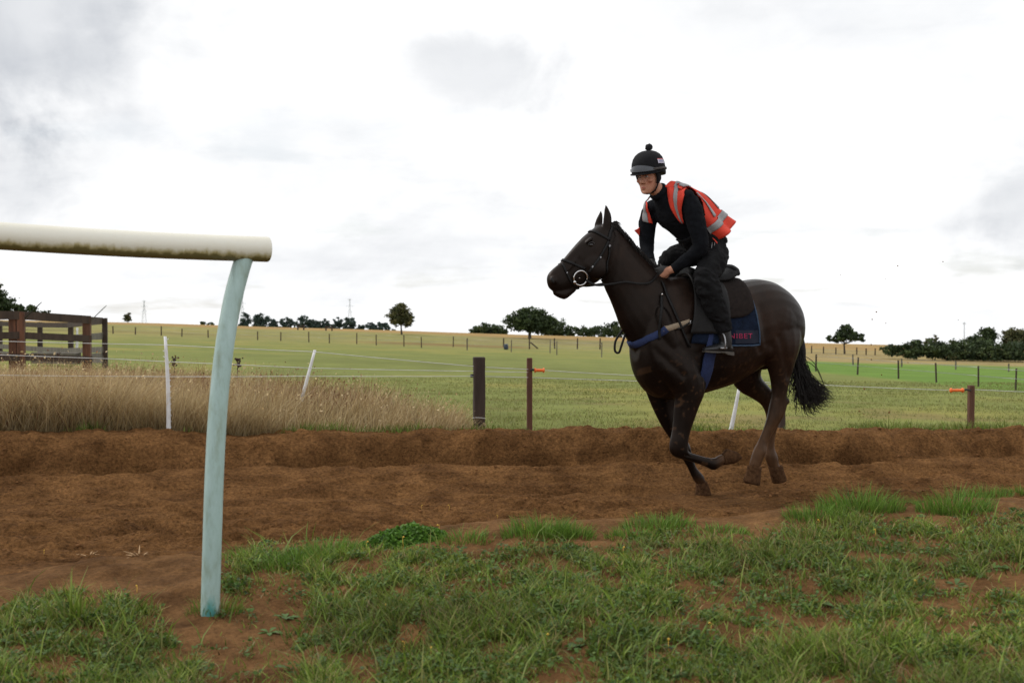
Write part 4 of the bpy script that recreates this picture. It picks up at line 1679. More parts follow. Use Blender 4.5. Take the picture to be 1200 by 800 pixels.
def pylon(px, ptop, pbot, depth, label):
    k = depth / FPX
    b = at_depth(px, pbot, depth)
    H = (pbot - ptop) * k + 10 * k
    b.z -= 10 * k
    root = empty('pylon', b, label, 'pylon')
    th = 0.09 * k
    w0, w1 = 3.6 * k, 0.5 * k
    bm = bmesh.new()
    wid = lambda f: w0 + (w1 - w0) * min(1, f * 1.25) if f < 0.8 else w1
    cs = [(-1, -1), (1, -1), (1, 1), (-1, 1)]
    lv = np.linspace(0, 1, 9)
    for f0, f1 in zip(lv, lv[1:]):
        for i in range(4):
            a = b + Vector((cs[i][0] * wid(f0), cs[i][1] * wid(f0), H * f0))
            c = b + Vector((cs[i][0] * wid(f1), cs[i][1] * wid(f1), H * f1))
            j = (i + 1) % 4
            e = b + Vector((cs[j][0] * wid(f1), cs[j][1] * wid(f1), H * f1))
            add_box(bm, a, c, Vector((th, 0, 0)), Vector((0, th, 0)))
            add_box(bm, a, e, Vector((th * .6, 0, 0)), Vector((0, th * .6, 0)))
    link_mesh('lattice', bm_mesh('lattice', bm, False), M_pylon, root)
    for f, l in ((0.97, 2.6), (0.80, 4.4), (0.64, 3.4)):
        for sgn in (-1, 1):
            bm = bmesh.new()
            add_box(bm, b + Vector((0, 0, H * f)), b + Vector((sgn * l * k, 0, H * f + .1 * k)), Vector((0, th, 0)), Vector((0, 0, th * 1.2)))
            add_box(bm, b + Vector((0, 0, H * (f + .05))), b + Vector((sgn * l * k, 0, H * f + .1 * k)), Vector((0, th * .6, 0)), Vector((0, 0, th * .6)))
            link_mesh('cross_arm', bm_mesh('cross_arm', bm, False), M_pylon, root)


pylon(169, 352, 378, 1400, 'faint lattice pylon on the horizon beside the tiny round tree')
pylon(284, 347, 380, 1500, 'faint lattice pylon rising behind the rail post')
pylon(410, 350, 384, 1450, 'faint lattice pylon standing over the distant tree line')
pylon(590, 372, 390, 1900, 'small faint lattice pylon left of the big spreading tree')
b = at_depth(1130, 412, 300)
root = empty('utility_pole', b, 'thin pale pole rising above the right-hand hedge', 'pole')
bm = bmesh.new()
add_tube(bm, [b, at_depth(1130, 377, 300)], [0.13, 0.09], 8)
link_mesh('pole', bm_mesh('pole', bm), M_pylon, root)
bm = bmesh.new()
add_box(bm, at_depth(1128.2, 379, 300), at_depth(1131.8, 379, 300), Vector((0, .1, 0)), Vector((0, 0, .08)))
link_mesh('cross_arm', bm_mesh('cross_arm', bm, False), M_pylon, root)

# clods of mud thrown up behind the horse
for i, (px, py, r) in enumerate(((1027, 365.5, .9), (1022, 374, 1.0), (1038, 378.5, .6), (1021, 403.5, .9), (1021, 421, 1.0), (1033, 439, .9), (1013, 455.5, 1.3), (1007, 481.5, 1.1), (1012.5, 485, .9), (1042, 483, 1.4), (1052, 311.5, .9), (1105, 306.5, .8),
                                 (1038, 327, .5), (1064, 424.5, .7), (1078, 478, .8), (1090, 480, .7), (1072, 487, .6), (1008, 388, .5), (1123, 375, .5), (985, 322, .6))):
    p = at_depth(px, py, 10.2 + 0.05 * (i % 5))
    bm = bmesh.new()
    bmesh.ops.create_icosphere(bm, subdivisions=1, radius=r * 10.2 / FPX, matrix=Matrix.Translation(p))
    for v in bm.verts:
        v.co = p + (v.co - p) * random.uniform(0.6, 1.3)
    o = link_mesh('mud_clod', bm_mesh('mud_clod', bm), M_clod, origin=tuple(p))
    tag(o, 'small clod of mud flung through the air behind the horse', 'mud clod', 'mud flung up by the hooves')
# ------------------------------------------------------------------ the horse
YAW = math.radians(24)
HD = Vector((-math.cos(YAW), -math.sin(YAW), 0))       # forward
HN = Vector((math.sin(YAW), -math.cos(YAW), 0))        # towards its left, the side we see
HO = Vector((1.3675, 9.35, 0))
UP = Vector((0, 0, 1))


def P(px, py, l=0.0):
    """point of the plane that lies l metres to the left of the horse's own middle plane"""
    d = pixdir(px, py)
    o = Vector((0, 0, CAM_Z))
    k = ((HO - o).dot(HN) + l) / d.dot(HN)
    return o + d * k


def U(u, l, z):
    return HO + HD * u + HN * l + UP * z


def uof(p):
    return (p - HO).dot(HD)


def lof(p):
    return (p - HO).dot(HN)


def mirror(p):
    return p - HN * (2 * lof(p))


def pair_loft(bm, st, sub=4, n=18, power=2.0):
    """loft through stations (upper px, py, lower px, py, l, half width)"""
    rows = []
    for a, b, c, d, l, w in st:
        p, q = P(a, b, l), P(c, d, l)
        rows.append(list(p) + list(q) + [w])
    rows = catmull(rows, sub)
    rings = []
    for r in rows:
        p, q, w = Vector(r[:3]), Vector(r[3:6]), max(0.004, r[6])
        c, ax = (p + q) / 2, (p - q) / 2
        ring = []
        for j in range(n):
            a = 2 * math.pi * j / n
            ca, sa = math.cos(a), math.sin(a)
            ca = math.copysign(abs(ca) ** (2 / power), ca)
            sa = math.copysign(abs(sa) ** (2 / power), sa)
            ring.append(c + ax * ca + HN * (w * sa))
        rings.append(ring)
    add_loft(bm, rings)


def ell_h(bm, px, py, l, ru, rl, rz, tilt=0.0):
    c, s = math.cos(tilt), math.sin(tilt)
    add_ell(bm, P(px, py, l), (HD * c + UP * s) * ru, HN * rl, (UP * c - HD * s) * rz)


def build_horse():
    foot = P(822, 579, -0.1)
    rootp = Vector((HO.x, HO.y, ground_z(foot.x, foot.y)))
    root = empty('horse', rootp, 'dark bay horse galloping along the dirt track with its mouth at the bit', 'horse')
    bm = bmesh.new()
    # trunk
    tr = [(744, 388, 744, 424, .08), (750, 362, 750, 446, .155), (762, 338, 762, 462, .195), (778, 327, 778, 468, .215), (795, 324, 795, 467, .225), (815, 328, 815, 463, .25),
          (835, 332, 835, 457, .27), (855, 331, 855, 450, .275), (873, 328, 873, 440, .265), (888, 327, 888, 430, .26), (903, 331, 903, 425, .25), (917, 341, 917, 420, .225),
          (927, 354, 927, 412, .18), (933, 370, 933, 400, .10)]
    pair_loft(bm, [(a, b, c, d, 0, w) for a, b, c, d, w in tr], 4, 24, 2.25)
    # neck
    nk = [(711, 262, 700, 316, .075), (720, 265, 706, 328, .08), (730, 275, 710, 340, .08), (744, 291, 716, 353, .085), (758, 306, 722, 368, .10), (771, 318, 730, 388, .13), (784, 327, 743, 410, .16)]
    pair_loft(bm, [(a, b, c, d, 0, w) for a, b, c, d, w in nk], 4, 20)
    # head
    hd = [(641, 326, 642.5, 335, .016), (643, 320.5, 645.5, 339.5, .034), (648.5, 314.5, 653, 342, .045), (655.5, 308.5, 662, 341, .044), (662, 301.5, 669, 339.5, .047), (669.5, 292.5, 678, 338, .054),
          (677.5, 283.5, 689, 334.5, .066), (685.5, 275.5, 699, 331, .082), (694, 269, 707, 322, .090), (702, 263, 714, 309, .09), (713, 262, 718, 295, .07)]
    pair_loft(bm, [(a, b, c, d, 0, w) for a, b, c, d, w in hd], 4, 20, 2.3)
    # chin and lips
    pair_loft(bm, [(648, 341, 650, 346, 0, .024), (652, 340, 655, 349, 0, .031), (659, 337, 662, 351, 0, .031), (664, 335, 668, 347, 0, .027), (671, 332, 675, 341, 0, .028)], 3, 14)
    for sgn in (1, -1):
        ell_h(bm, 699 if sgn > 0 else 693, 313, .068 * sgn, .095, .032, .085, 0.5)      # cheek
        ell_h(bm, 690.5 if sgn > 0 else 685, 281.5, .070 * sgn, .034, .016, .013, -0.7)     # brow over the eye
        ell_h(bm, 674 if sgn > 0 else 670, 305, .045 * sgn, .10, .012, .012, -0.9)      # facial crest
        ell_h(bm, 648.5 if sgn > 0 else 645, 328, .042 * sgn, .022, .014, .032, -0.5)   # nostril wing
    # near fore, folded under
    pair_loft(bm, [(762, 372, 806, 366, .10, .06), (758, 400, 816, 404, .135, .075), (768, 435, 825, 432, .15, .085), (789, 460, 826, 456, .15, .072), (790, 480, 818, 478, .145, .058),
                   (788, 504, 809, 504, .14, .048), (785.5, 517, 806, 517, .14, .048), (785, 528, 806, 523, .14, .046), (790, 535, 806, 526, .14, .040), (801, 538.5, 808, 529.5, .14, .027), (815, 542.5, 819, 533, .14, .022),
                   (827, 547, 831, 536, .14, .024), (836, 551, 838, 536, .14, .036), (843, 547, 843, 533, .14, .032), (849, 543.5, 847, 532, .14, .031)], 3, 16)
    ell_h(bm, 783, 392, .165, .075, .06, .22, -0.35)          # shoulder muscle
    ell_h(bm, 806, 432, .175, .09, .05, .12, 0.3)             # triceps
    # far fore on the ground
    pair_loft(bm, [(742, 395, 790, 395, -.10, .06), (748, 430, 797, 436, -.14, .078), (757, 458, 792, 466, -.14, .066), (766, 480, 791, 482, -.135, .054), (776, 500, 795, 500, -.13, .045), (786, 515, 802, 512, -.13, .045),
                   (792, 527, 808, 522, -.13, .045), (801, 539.5, 811.5, 535.5, -.13, .027), (807.5, 551.5, 816.5, 548, -.13, .023), (812, 561, 824, 557, -.13, .036), (817, 568, 826, 564, -.13, .033)], 3, 16)
    # near hind
    pair_loft(bm, [(874, 345, 928, 350, .10, .09), (876, 380, 938, 383, .14, .115), (888, 405, 936.5, 404, .155, .11), (898, 425, 931, 422, .155, .088), (903.5, 443, 925, 443, .15, .066), (905, 460, 921, 462, .145, .052),
                   (902, 476, 922, 471, .14, .049), (899, 490, 918, 487, .14, .046), (894.5, 503, 907, 505, .14, .028), (889, 516, 899, 519.5, .14, .024), (884, 526, 897, 531, .14, .038), (880, 538, 892, 542, .14, .035), (878, 546, 890, 548, .14, .035)], 3, 16)
    ell_h(bm, 912, 378, .19, .17, .075, .17, 0.3)             # thigh
    ell_h(bm, 898, 408, .19, .07, .05, .08, 0.0)              # stifle
    ell_h(bm, 893, 352, .13, .15, .085, .085, -0.2)             # croup
    # far hind, swung forward under the belly
    pair_loft(bm, [(868, 380, 925, 385, -.12, .10), (862, 415, 908, 410, -.145, .105), (859, 445, 892, 430, -.15, .092), (868, 459, 891, 441, -.15, .074), (881, 466.5, 899, 451, -.145, .058), (893, 475, 909, 463, -.14, .048),
                   (898, 486, 915, 475, -.14, .047), (899, 497, 914, 491, -.14, .042), (899, 510, 908.5, 508, -.14, .026), (898.5, 524, 907.5, 524, -.14, .024), (897, 535, 911, 535, -.14, .037), (900, 545, 912, 542, -.14, .034), (902, 549, 914, 547, -.14, .034)], 3, 16)
    # dock of the tail, sheath
    pair_loft(bm, [(924, 350, 930, 362, 0, .05), (934, 358, 932, 376, 0, .045), (941, 375, 935, 388, 0, .035), (943, 392, 936, 400, 0, .028)], 3, 12)
    ell_h(bm, 893, 424, 0, .09, .05, .06, 0.2)
    # ears
    for l, pts in ((.055, [(711, 270, .044), (711.8, 260, .050), (712, 252, .044), (711, 245, .027), (709.5, 239, .007)]), (-.055, [(700, 271, .042), (701.5, 262, .046), (703, 255, .036), (704, 250, .020), (704.3, 246, .006)])):
        rings = []
        for px, py, w in pts:
            c = P(px, py, l)
            rings.append([c + HD * (w * 0.7 * math.cos(a)) + HN * (w * 0.45 * math.sin(a)) for a in np.linspace(0, 2 * math.pi, 13)[:-1]])
        add_loft(bm, rings)
    for px, py, l, ru, rl, rz in ((795, 521, .14, .052, .048, .050), (802, 526, -.13, .048, .046, .05), (835.5, 543.5, .14, .034, .036, .040), (818, 560, -.13, .036, .037, .034),
                                  (912, 478, .14, .055, .044, .06), (907, 484, -.14, .052, .044, .055), (890, 529, .14, .036, .037, .036), (904, 537, -.14, .036, .037, .034), (922, 470, .14, .022, .022, .03), (914, 473, -.14, .022, .022, .028)):
        ell_h(bm, px, py, l, ru, rl, rz)
    me = remeshed('body', bm, 0.0075, 9, 0.5)
    co = co_of(me)
    hu = (co - np.array(HO)) @ np.array(HD)
    hl = (co - np.array(HO)) @ np.array(HN)
    hz = co[:, 2]
    # large muscle relief, cut gently along the surface normal
    nr = np.empty(len(co) * 3, np.float32)
    me.vertices.foreach_get('normal', nr)
    nr = nr.reshape(-1, 3)

    def groove(p0, p1, w, d):
        nonlocal co
        a, b = np.array(P(*p0)), np.array(P(*p1))
        ab = b - a
        t_ = np.clip(((co - a) @ ab) / (ab @ ab), 0, 1)
        r = np.linalg.norm(co - (a + t_[:, None] * ab), axis=1)
        co = co - nr * (d * np.exp(-(r / w) ** 2))[:, None]
    groove((752, 345, .18), (742, 395, .2), .045, .016)      # jugular groove / front of shoulder
    groove((795, 372, .25), (828, 420, .25), .045, .012)     # behind the shoulder
    groove((893, 360, .27), (900, 402, .27), .04, .014)      # flank hollow
    groove((914, 395, .27), (922, 440, .2), .03, .010)       # hamstring line
    groove((776, 440, .2), (789, 462, .2), .03, .008)
    groove((676, 300, .06), (690, 318, .09), .02, .005)
    groove((643, 340, .05), (664, 336, .06), .006, .008)       # mouth
    groove((729, 290, .08), (720, 335, .08), .03, .006)
    groove((800, 480, .2), (797, 506, .19), .012, .006)
    groove((803, 533, .17), (830, 540, .17), .008, .006)      # tendons of the folded cannon
    groove((900, 500, .17), (891, 520, .17), .008, .006)
    groove((909, 440, .22), (911, 466, .19), .014, .007)
    groove((768, 410, .2), (800, 440, .22), .03, .010)        # point of shoulder
    groove((880, 385, .28), (893, 412, .26), .03, .010)
    groove((850, 448, .2), (885, 425, .26), .02, .006)        # flank vein line
    for k in range(5):                                        # faint ribs
        groove((850 + 9 * k, 395, .28), (843 + 9 * k, 435, .26), .018, .0035)
    me.vertices.foreach_set('co', co.astype(np.float32).ravel())
    me.update()
    # coat colour: near black, browner flanks, brown muzzle, mud on the hind legs and fore pastern
    base = np.array([0.0048, 0.0034, 0.0029])
    brown = np.array([0.021, 0.0105, 0.0066])
    mud = np.array([0.085, 0.044, 0.022])
    nz = fbm(hu * 5, hz * 5 + hl * 3, 4, 301)
    k = np.clip(0.16 + 0.9 * nz + 0.55 * np.exp(-((hu + .55) / .28) ** 2 - ((hz - .95) / .28) ** 2) + 0.5 * np.exp(-((hu + .35) / .2) ** 2 - ((hz - 1.28) / .2) ** 2), 0, 1)
    k = np.clip(k + 0.6 * sstep(hu, 1.18, 1.32), 0, 1)
    c = base + (brown - base) * k[:, None]
    hind = sstep(hu, -.25, -.42)
    km = hind * sstep(hz, .85, .32) * np.clip(0.95 + 0.8 * fbm(hu * 14, hz * 9, 3, 311), 0.2, 1)
    km = np.maximum(km, sstep(hz, .10, .02) * 0.75)
    past = np.linalg.norm(co - np.array(P(855, 538, .14)), axis=1)
    km = np.maximum(km, 0.85 * sstep(past, .17, .06))
    spat = sstep(fbm(hu * 38 + hl * 9, hz * 38 - hl * 9, 2, 331), .30, .42) * sstep(hz, 1.15, .75) * .45
    km = np.maximum(km, spat)
    c = c + (mud - c) * km[:, None]
    set_cols(me, c)
    M_coat = mat('horse_coat', (1, 1, 1), 0.40, 0.25, 30, 0.0010, 150, attr=True, spec=0.28, stint=(0.72, 0.58, 0.5), stretch=(1, 1, .5))
    body = link_mesh('body', me, M_coat, root)
    # hooves
    M_hoof = mat('muddy_hoof', (0.070, 0.036, 0.018), 0.95, 0.45, 40, 0.004, 120, spec=0.05)
    for st in ([(816, 567, 827, 563.5, -.13, .040), (816.5, 573, 829.5, 569, -.13, .048), (816, 579, 832, 578, -.13, .056), (816.5, 581, 831.5, 580, -.13, .05)],
               [(847, 545, 847, 531.5, .14, .036), (854, 543.5, 850, 528, .14, .046), (861, 542, 852.5, 526, .14, .052), (868.5, 537, 861, 528.5, .14, .038)],
               [(877, 544.5, 892, 547, .14, .038), (875.5, 553, 890.5, 556.5, .14, .044), (872, 562.5, 889.5, 567, .14, .049), (874, 566, 888.5, 569, .14, .043)],
               [(901, 547, 916, 545, -.14, .038), (903, 554, 917.5, 551, -.14, .043), (905.5, 564, 920.5, 560, -.14, .049), (907, 566.5, 919.5, 563, -.14, .043)]):
        bm = bmesh.new()
        pair_loft(bm, st, 3, 18, 2.3)
        link_mesh('hoof', bm_mesh('hoof', bm), M_hoof, root)
    # eyes and nostrils
    tree_ = BVHTree.FromPolygons([Vector(v) for v in co], [p.vertices[:] for p in me.polygons])
    for sgn in (1, -1):
        hit = tree_.ray_cast(Vector((0, 0, CAM_Z)), pixdir(693, 287).normalized())[0]
        hit = hit if sgn > 0 else mirror(hit)
        bm = bmesh.new()
        add_ell(bm, hit - HN * sgn * .008, HD * .022, HN * .016, UP * .017, 14, 10)
        eye = link_mesh('eye', bm_mesh('eye', bm), mat('horse_eye', (0.006, 0.004, 0.003), 0.08, 0.0), root)
        bm = bmesh.new()
        add_tube(bm, [hit + HD * (.026 * math.cos(a)) + UP * (.019 * math.sin(a)) + HN * sgn * .003 for a in np.linspace(0.1, math.pi - 0.1, 9)], 0.005, 6)
        link_mesh('eyelid', bm_mesh('eyelid', bm), mat('horse_skin', (0.010, 0.008, 0.007), 0.5, 0.1), eye)
        hit, nn_, _, _ = tree_.ray_cast(Vector((0, 0, CAM_Z)), pixdir(648, 328.5).normalized())
        hit = hit - nn_ * .004
        hit = hit if sgn > 0 else mirror(hit) - HD * .02 - HN * (-.012)
        bm = bmesh.new()
        add_ell(bm, hit - HN * sgn * .004, (HD * .5 + UP * .85) * .024, HN * .010, (UP * .5 - HD * .85) * .014, 12, 8)
        link_mesh('nostril', bm_mesh('nostril', bm), mat('nostril_shade', (0.003, 0.002, 0.002), 0.7, 0.0), root)  # dark blob painted as the shade of a nostril hole that is not cut
    # mane: short hair along the crest, and the forelock
    parts = []
    crest = [P(a, b, 0) for a, b in ((713, 261), (720, 265), (730, 275), (744, 291), (758, 306), (768, 315))]
    rows = catmull([list(p) for p in crest], 40)
    V, F = [], []
    rnd = random.Random(4)
    for p in rows:
        for j in range(12):
            a = Vector(p) + HN * rnd.uniform(-.012, .012) - UP * .008 + HD * rnd.uniform(-.01, .01)
            sd = rnd.choice((-1, -1, -1, 1))
            ln = rnd.uniform(.05, .10)
            b = a + UP * .012 + HN * sd * .022 - HD * rnd.uniform(0, .02)
            c = b - UP * ln * .6 + HN * sd * .02 - HD * rnd.uniform(0, .03)
            w = HD * .0022
            i = len(V)
            V += [a - w, a + w, b + w, b - w, c]
            F.append((i, i + 1, i + 2, i + 3))
            F.append((i + 3, i + 2, i + 4))
    for j in range(60):                                       # wisps behind the ears
        a = P(716, 262, rnd.uniform(-.03, .05))
        ln = rnd.uniform(.04, .09)
        b = a - HD * ln * .6 + UP * rnd.uniform(-.03, .02)
        c = b - HD * ln * .5 - UP * ln * rnd.uniform(.2, .6)
        w = UP * .003
        i = len(V)
        V += [a - w, a + w, b + w, b - w, c]
        F.append((i, i + 1, i + 2, i + 3))
        F.append((i + 3, i + 2, i + 4))
    mm = bpy.data.meshes.new('mane')
    mm.from_pydata([tuple(v) for v in V], [], F)
    M_hair = mat('black_hair', (0.009, 0.0068, 0.0055), 0.55, 0.3, 60, spec=0.2)
    tag(link_mesh('mane', mm, M_hair, root), kind='stuff')
    # tail: strands streaming out behind
    bm = bmesh.new()
    for j in range(520):
        f = rnd.random()
        g = rnd.random() ** 0.5
        a = P(936 + rnd.uniform(-4, 4), 394 + 30 * rnd.random(), rnd.uniform(-.03, .03))
        ex = 928 + 46 * g + rnd.gauss(0, 4)
        ey = 456 + 24 * (1 - g) * rnd.random() + (26 * (1 - abs(g - .55)) * rnd.random()) + rnd.gauss(0, 2)
        if g < 0.30:
            ey = 440 + 38 * rnd.random()
            ex = 921 + 30 * rnd.random()
        lo = rnd.gauss(0, .06)
        m1 = P(930 + 10 * g + rnd.gauss(0, 3), 425 + 8 * rnd.random(), lo * .5)
        m2 = P(930 + (ex - 930) * .62 + rnd.gauss(0, 3), 432 + (ey - 432) * .75 + rnd.gauss(0, 3), lo)
        b = P(ex, ey, lo * 1.4)
        r0 = rnd.uniform(.0014, .0036)
        m3 = m2.lerp(b, .5) + UP * rnd.gauss(0, .022) + HD * rnd.gauss(0, .015)
        add_tube(bm, [a, m1, m2, m3, b], [r0, r0 * 1.1, r0 * .9, r0 * .7, .0005], 4, 4)
    add_tube(bm, [P(937, 392), P(939, 410), P(940, 430), P(950, 452)], [.028, .036, .030, .004], 10, 4)
    for pts in ([(940, 420), (955, 430), (963, 445), (969, 460)], [(938, 415), (952, 423), (961, 438), (966, 452)]):
        add_tube(bm, [P(a, b, .02) for a, b in pts], [.003, .003, .0025, .0008], 5, 4)
    tag(link_mesh('tail', bm_mesh('tail', bm), M_hair, root), kind='stuff')
    return root, tree_


HORSE, HBVH = build_horse()
CAMP = Vector((0, 0, CAM_Z))


def skin(px, py, off=0.004, bvh=None):
    """point on the horse where the photograph shows it, lifted off along the normal"""
    d = pixdir(px, py).normalized()
    loc, n, _, _ = (bvh or HBVH).ray_cast(CAMP, d)
    if loc is None:
        loc, n, _, _ = HBVH.find_nearest(P(px, py, 0))
    return loc + n * off, n


def strap_pts(px_pts, off=0.004, step=5):
    """a strap that follows the horse's surface through picture positions"""
    out, nr = [], []
    for (x0, y0), (x1, y1) in zip(px_pts, px_pts[1:]):
        m = max(1, int(math.hypot(x1 - x0, y1 - y0) / step))
        for i in range(m):
            p, n = skin(x0 + (x1 - x0) * i / m, y0 + (y1 - y0) * i / m, off)
            out.append(p)
            nr.append(n)
    p, n = skin(*px_pts[-1], off)
    return out + [p], nr + [n]


def near_skin(p, off):
    loc, n, _, _ = HBVH.find_nearest(p)
    return loc + n * off, n


def over(points, off, side=True):
    """resample a 3-D path onto the horse's surface"""
    o, n = [], []
    for p in points:
        a, b = near_skin(p, off)
        o.append(a)
        n.append(b)
    return o, n


def axis_hit(u, ang, cz=1.18, off=0.01):
    """surface of the trunk at a station u, ang from straight up (positive on the near side)"""
    c = U(u, 0, cz)
    d = UP * math.cos(ang) + HN * math.sin(ang)
    loc, n, _, _ = HBVH.ray_cast(c + d * 1.2, -d)
    if loc is None:
        return c + d * .3, d
    return loc + d * off, n


def trunk_patch(name, u0, u1, a0, a1, off, m, parent, nu=22, na=40, edge=None, thick=0.008):
    bm = bmesh.new()
    g = []
    for i in range(nu + 1):
        row = []
        for j in range(na + 1):
            f, h = i / nu, j / na
            u, a = u0 + (u1 - u0) * f, a0 + (a1 - a0) * h
            if edge:
                u, a = edge(f, h, u, a)
            p, _ = axis_hit(u, a, 1.18, off)
            row.append(bm.verts.new(p))
        g.append(row)
    for i in range(nu):
        for j in range(na):
            bm.faces.new((g[i][j], g[i + 1][j], g[i + 1][j + 1], g[i][j + 1]))
    bmesh.ops.smooth_vert(bm, verts=[v for r_ in g[1:-1] for v in r_[1:-1]], factor=0.5, use_axis_x=True, use_axis_y=True, use_axis_z=True)
    me = bm_mesh(name, bm)
    o = link_mesh(name, me, m, parent)
    so = o.modifiers.new('s', 'SOLIDIFY')
    so.thickness = thick
    so.offset = 0
    return o


# ------------------------------------------------------------------ tack
M_leather = mat('black_leather', (0.009, 0.0085, 0.0085), 0.55, 0.25, 40, 0.0008, 200, spec=0.2)
M_brownpad = mat('dark_brown_pad', (0.015, 0.0105, 0.009), 0.9, 0.25, 40, 0.001, 200, spec=0.15)
M_navy = mat('navy_quilt', (0.006, 0.0115, 0.027), 0.9, 0.3, 25, 0.006, 45, spec=0.15)
M_blue = mat('blue_webbing', (0.010, 0.022, 0.080), 0.85, 0.2, 60, 0.001, 300)
M_beige = mat('beige_elastic', (0.25, 0.195, 0.135), 0.85, 0.12, 60, 0.001, 300)
M_chrome = mat('bright_steel', (0.62, 0.62, 0.62), 0.22, 0.1, 20, metal=1.0)


def strap(name, px_pts, w, parent, m=M_leather, off=0.003, th=0.005, step=4):
    p, n = strap_pts(px_pts, off, step)
    bm = bmesh.new()
    add_ribbon(bm, p, n, w, th)
    return link_mesh(name, bm_mesh(name, bm), m, parent)


def path_strap(name, pts, w, parent, m=M_leather, off=0.003, th=0.005, sub=5):
    rows = catmull([list(q) for q in pts], sub)
    p, n = over([Vector(r) for r in rows], off)
    bm = bmesh.new()
    add_ribbon(bm, p, n, w, th)
    return link_mesh(name, bm_mesh(name, bm), m, parent)


def ring_obj(name, c, ax1, ax2, R, r, m, parent):
    bm = bmesh.new()
    rings = []
    for i in range(28):
        a = 2 * math.pi * i / 28
        d = ax1 * math.cos(a) + ax2 * math.sin(a)
        nn = ax1.cross(ax2).normalized()
        rings.append([c + d * R + (d * math.cos(b) + nn * math.sin(b)) * r for b in np.linspace(0, 2 * math.pi, 9)[:-1]])
    add_loft(bm, rings, closed=True)
    return link_mesh(name, bm_mesh(name, bm), m, parent)


def both(a):
    """a path over the face: near-side picture points, then the same mirrored on the far side"""
    pts = []
    for px, py in a:
        q, _ = skin(px, py, 0)
        pts.append(q)
    return pts


def bridle():
    root = empty('bridle', skin(705, 290, 0)[0], 'black leather bridle with a large steel ring bit on the horse head', 'bridle')
    # browband and noseband go round the front of the face to the far side
    def round_face(name, near_pts, w, back=None):
        q = both(near_pts)
        far = [mirror(p) for p in q[::-1]]
        return path_strap(name, q + far, w, root)
    round_face('browband', [(714, 281), (705, 275.5), (697, 271.5), (690, 269.5)], .020)
    round_face('noseband', [(686, 315), (677, 311.5), (668, 307.5), (661, 305)], .020)
    q = both([(713, 282), (715.5, 272)])
    path_strap('headpiece', q + [P(716, 263, 0)] + [mirror(p) for p in q[::-1]], .026, root)
    for sgn in (1, -1):
        pts = both([(713, 283), (709, 291), (703.5, 300.5), (697, 309.5), (690, 319)])
        if sgn < 0:
            pts = [mirror(p) for p in pts]
        path_strap('cheekpiece', pts, .019, root)
        pts = both([(714, 286), (713.5, 300), (711, 316), (707, 330)])
        if sgn < 0:
            pts = [mirror(p) for p in pts]
        path_strap('throat_lash', pts, .014, root)
        pts = both([(659, 309), (663.5, 319), (670, 331), (678, 338.5)])
        if sgn < 0:
            pts = [mirror(p) for p in pts]
        path_strap('drop_strap', pts, .015, root)
        pts = both([(689, 321), (692, 331)])
        if sgn < 0:
            pts = [mirror(p) for p in pts]
        path_strap('chin_strap', pts, .014, root)
        # loose ring bit
        c, n = skin(679.5, 325.5, .012)
        if sgn < 0:
            c, n = mirror(c), n - HN * (2 * n.dot(HN))
        a1 = (UP - n * UP.dot(n)).normalized()
        a2 = n.cross(a1).normalized()
        ring = ring_obj('bit_ring', c, a1, a2, .052, .0058, M_chrome, root)
        bm = bmesh.new()
        cc = c - a1 * .03 + HD * .045
        add_ell(bm, cc + n * .004, a1 * .013, a2 * .013, n * .009, 10, 8)
        link_mesh('bit_joint', bm_mesh('bit_joint', bm), M_chrome, ring)
        for px, py, s in ((713.5, 288, .008), (703, 302, .006), (694, 312.5, .007), (664, 319.5, .005)):
            p, nn = skin(px, py, .010)
            if sgn < 0:
                p, nn = mirror(p), nn - HN * (2 * nn.dot(HN))
            t1 = (HD * .6 - UP * .8)
            t1 = (t1 - nn * t1.dot(nn)).normalized()
            bm = bmesh.new()
            t2 = nn.cross(t1)
            add_box(bm, p - t1 * s, p + t1 * s, t2 * s * .75, nn * .003)
            link_mesh('buckle', bm_mesh('buckle', bm, False), mat('dull_buckle', (0.26, 0.26, 0.27), 0.4, metal=0.9), root)
    # mouthpiece
    bm = bmesh.new()
    c, _ = skin(679.5, 325.5, 0)
    add_tube(bm, [c, c - HN * lof(c) + UP * -.005, mirror(c)], .007, 8, 3)
    link_mesh('mouthpiece', bm_mesh('mouthpiece', bm), M_chrome, root)
    # reins from the ring to the hands
    for sgn in (1, -1):
        c, n = skin(679.5, 325.5, .012)
        c = c - HD * .045 - UP * .015
        e = P(771, 322, .085)
        mid = [c, P(699, 334, .10), P(719, 332.5, .115), P(733, 330.5, .13), P(750, 332.5, .16), P(762, 331, .165), e]
        if sgn < 0:
            mid = [mirror(p) for p in mid[:-2]] + [P(766, 318, -.06), P(768, 312, -.05)]
        rows = catmull([list(q) for q in mid], 5)
        pts = []
        for r in rows:
            q = Vector(r)
            loc, nn, _, _ = HBVH.find_nearest(q)
            if (q - loc).dot(nn) < .008:
                q = loc + nn * .008
            pts.append(q)
        bm = bmesh.new()
        add_ribbon(bm, pts, [HN * sgn] * len(pts), .017, .005)
        link_mesh('rein', bm_mesh('rein', bm), M_leather, root)
    # spare end of the reins hanging down the shoulder
    bm = bmesh.new()
    pts, nr = strap_pts([(776, 333), (784, 352), (793, 372), (802, 394), (808, 407)], .012, 6)
    pts = [P(774, 326, .06)] + pts
    nr = [HN] + nr
    add_ribbon(bm, pts, nr, .018, .004)
    link_mesh('rein_end', bm_mesh('rein_end', bm), M_leather, root)


bridle()


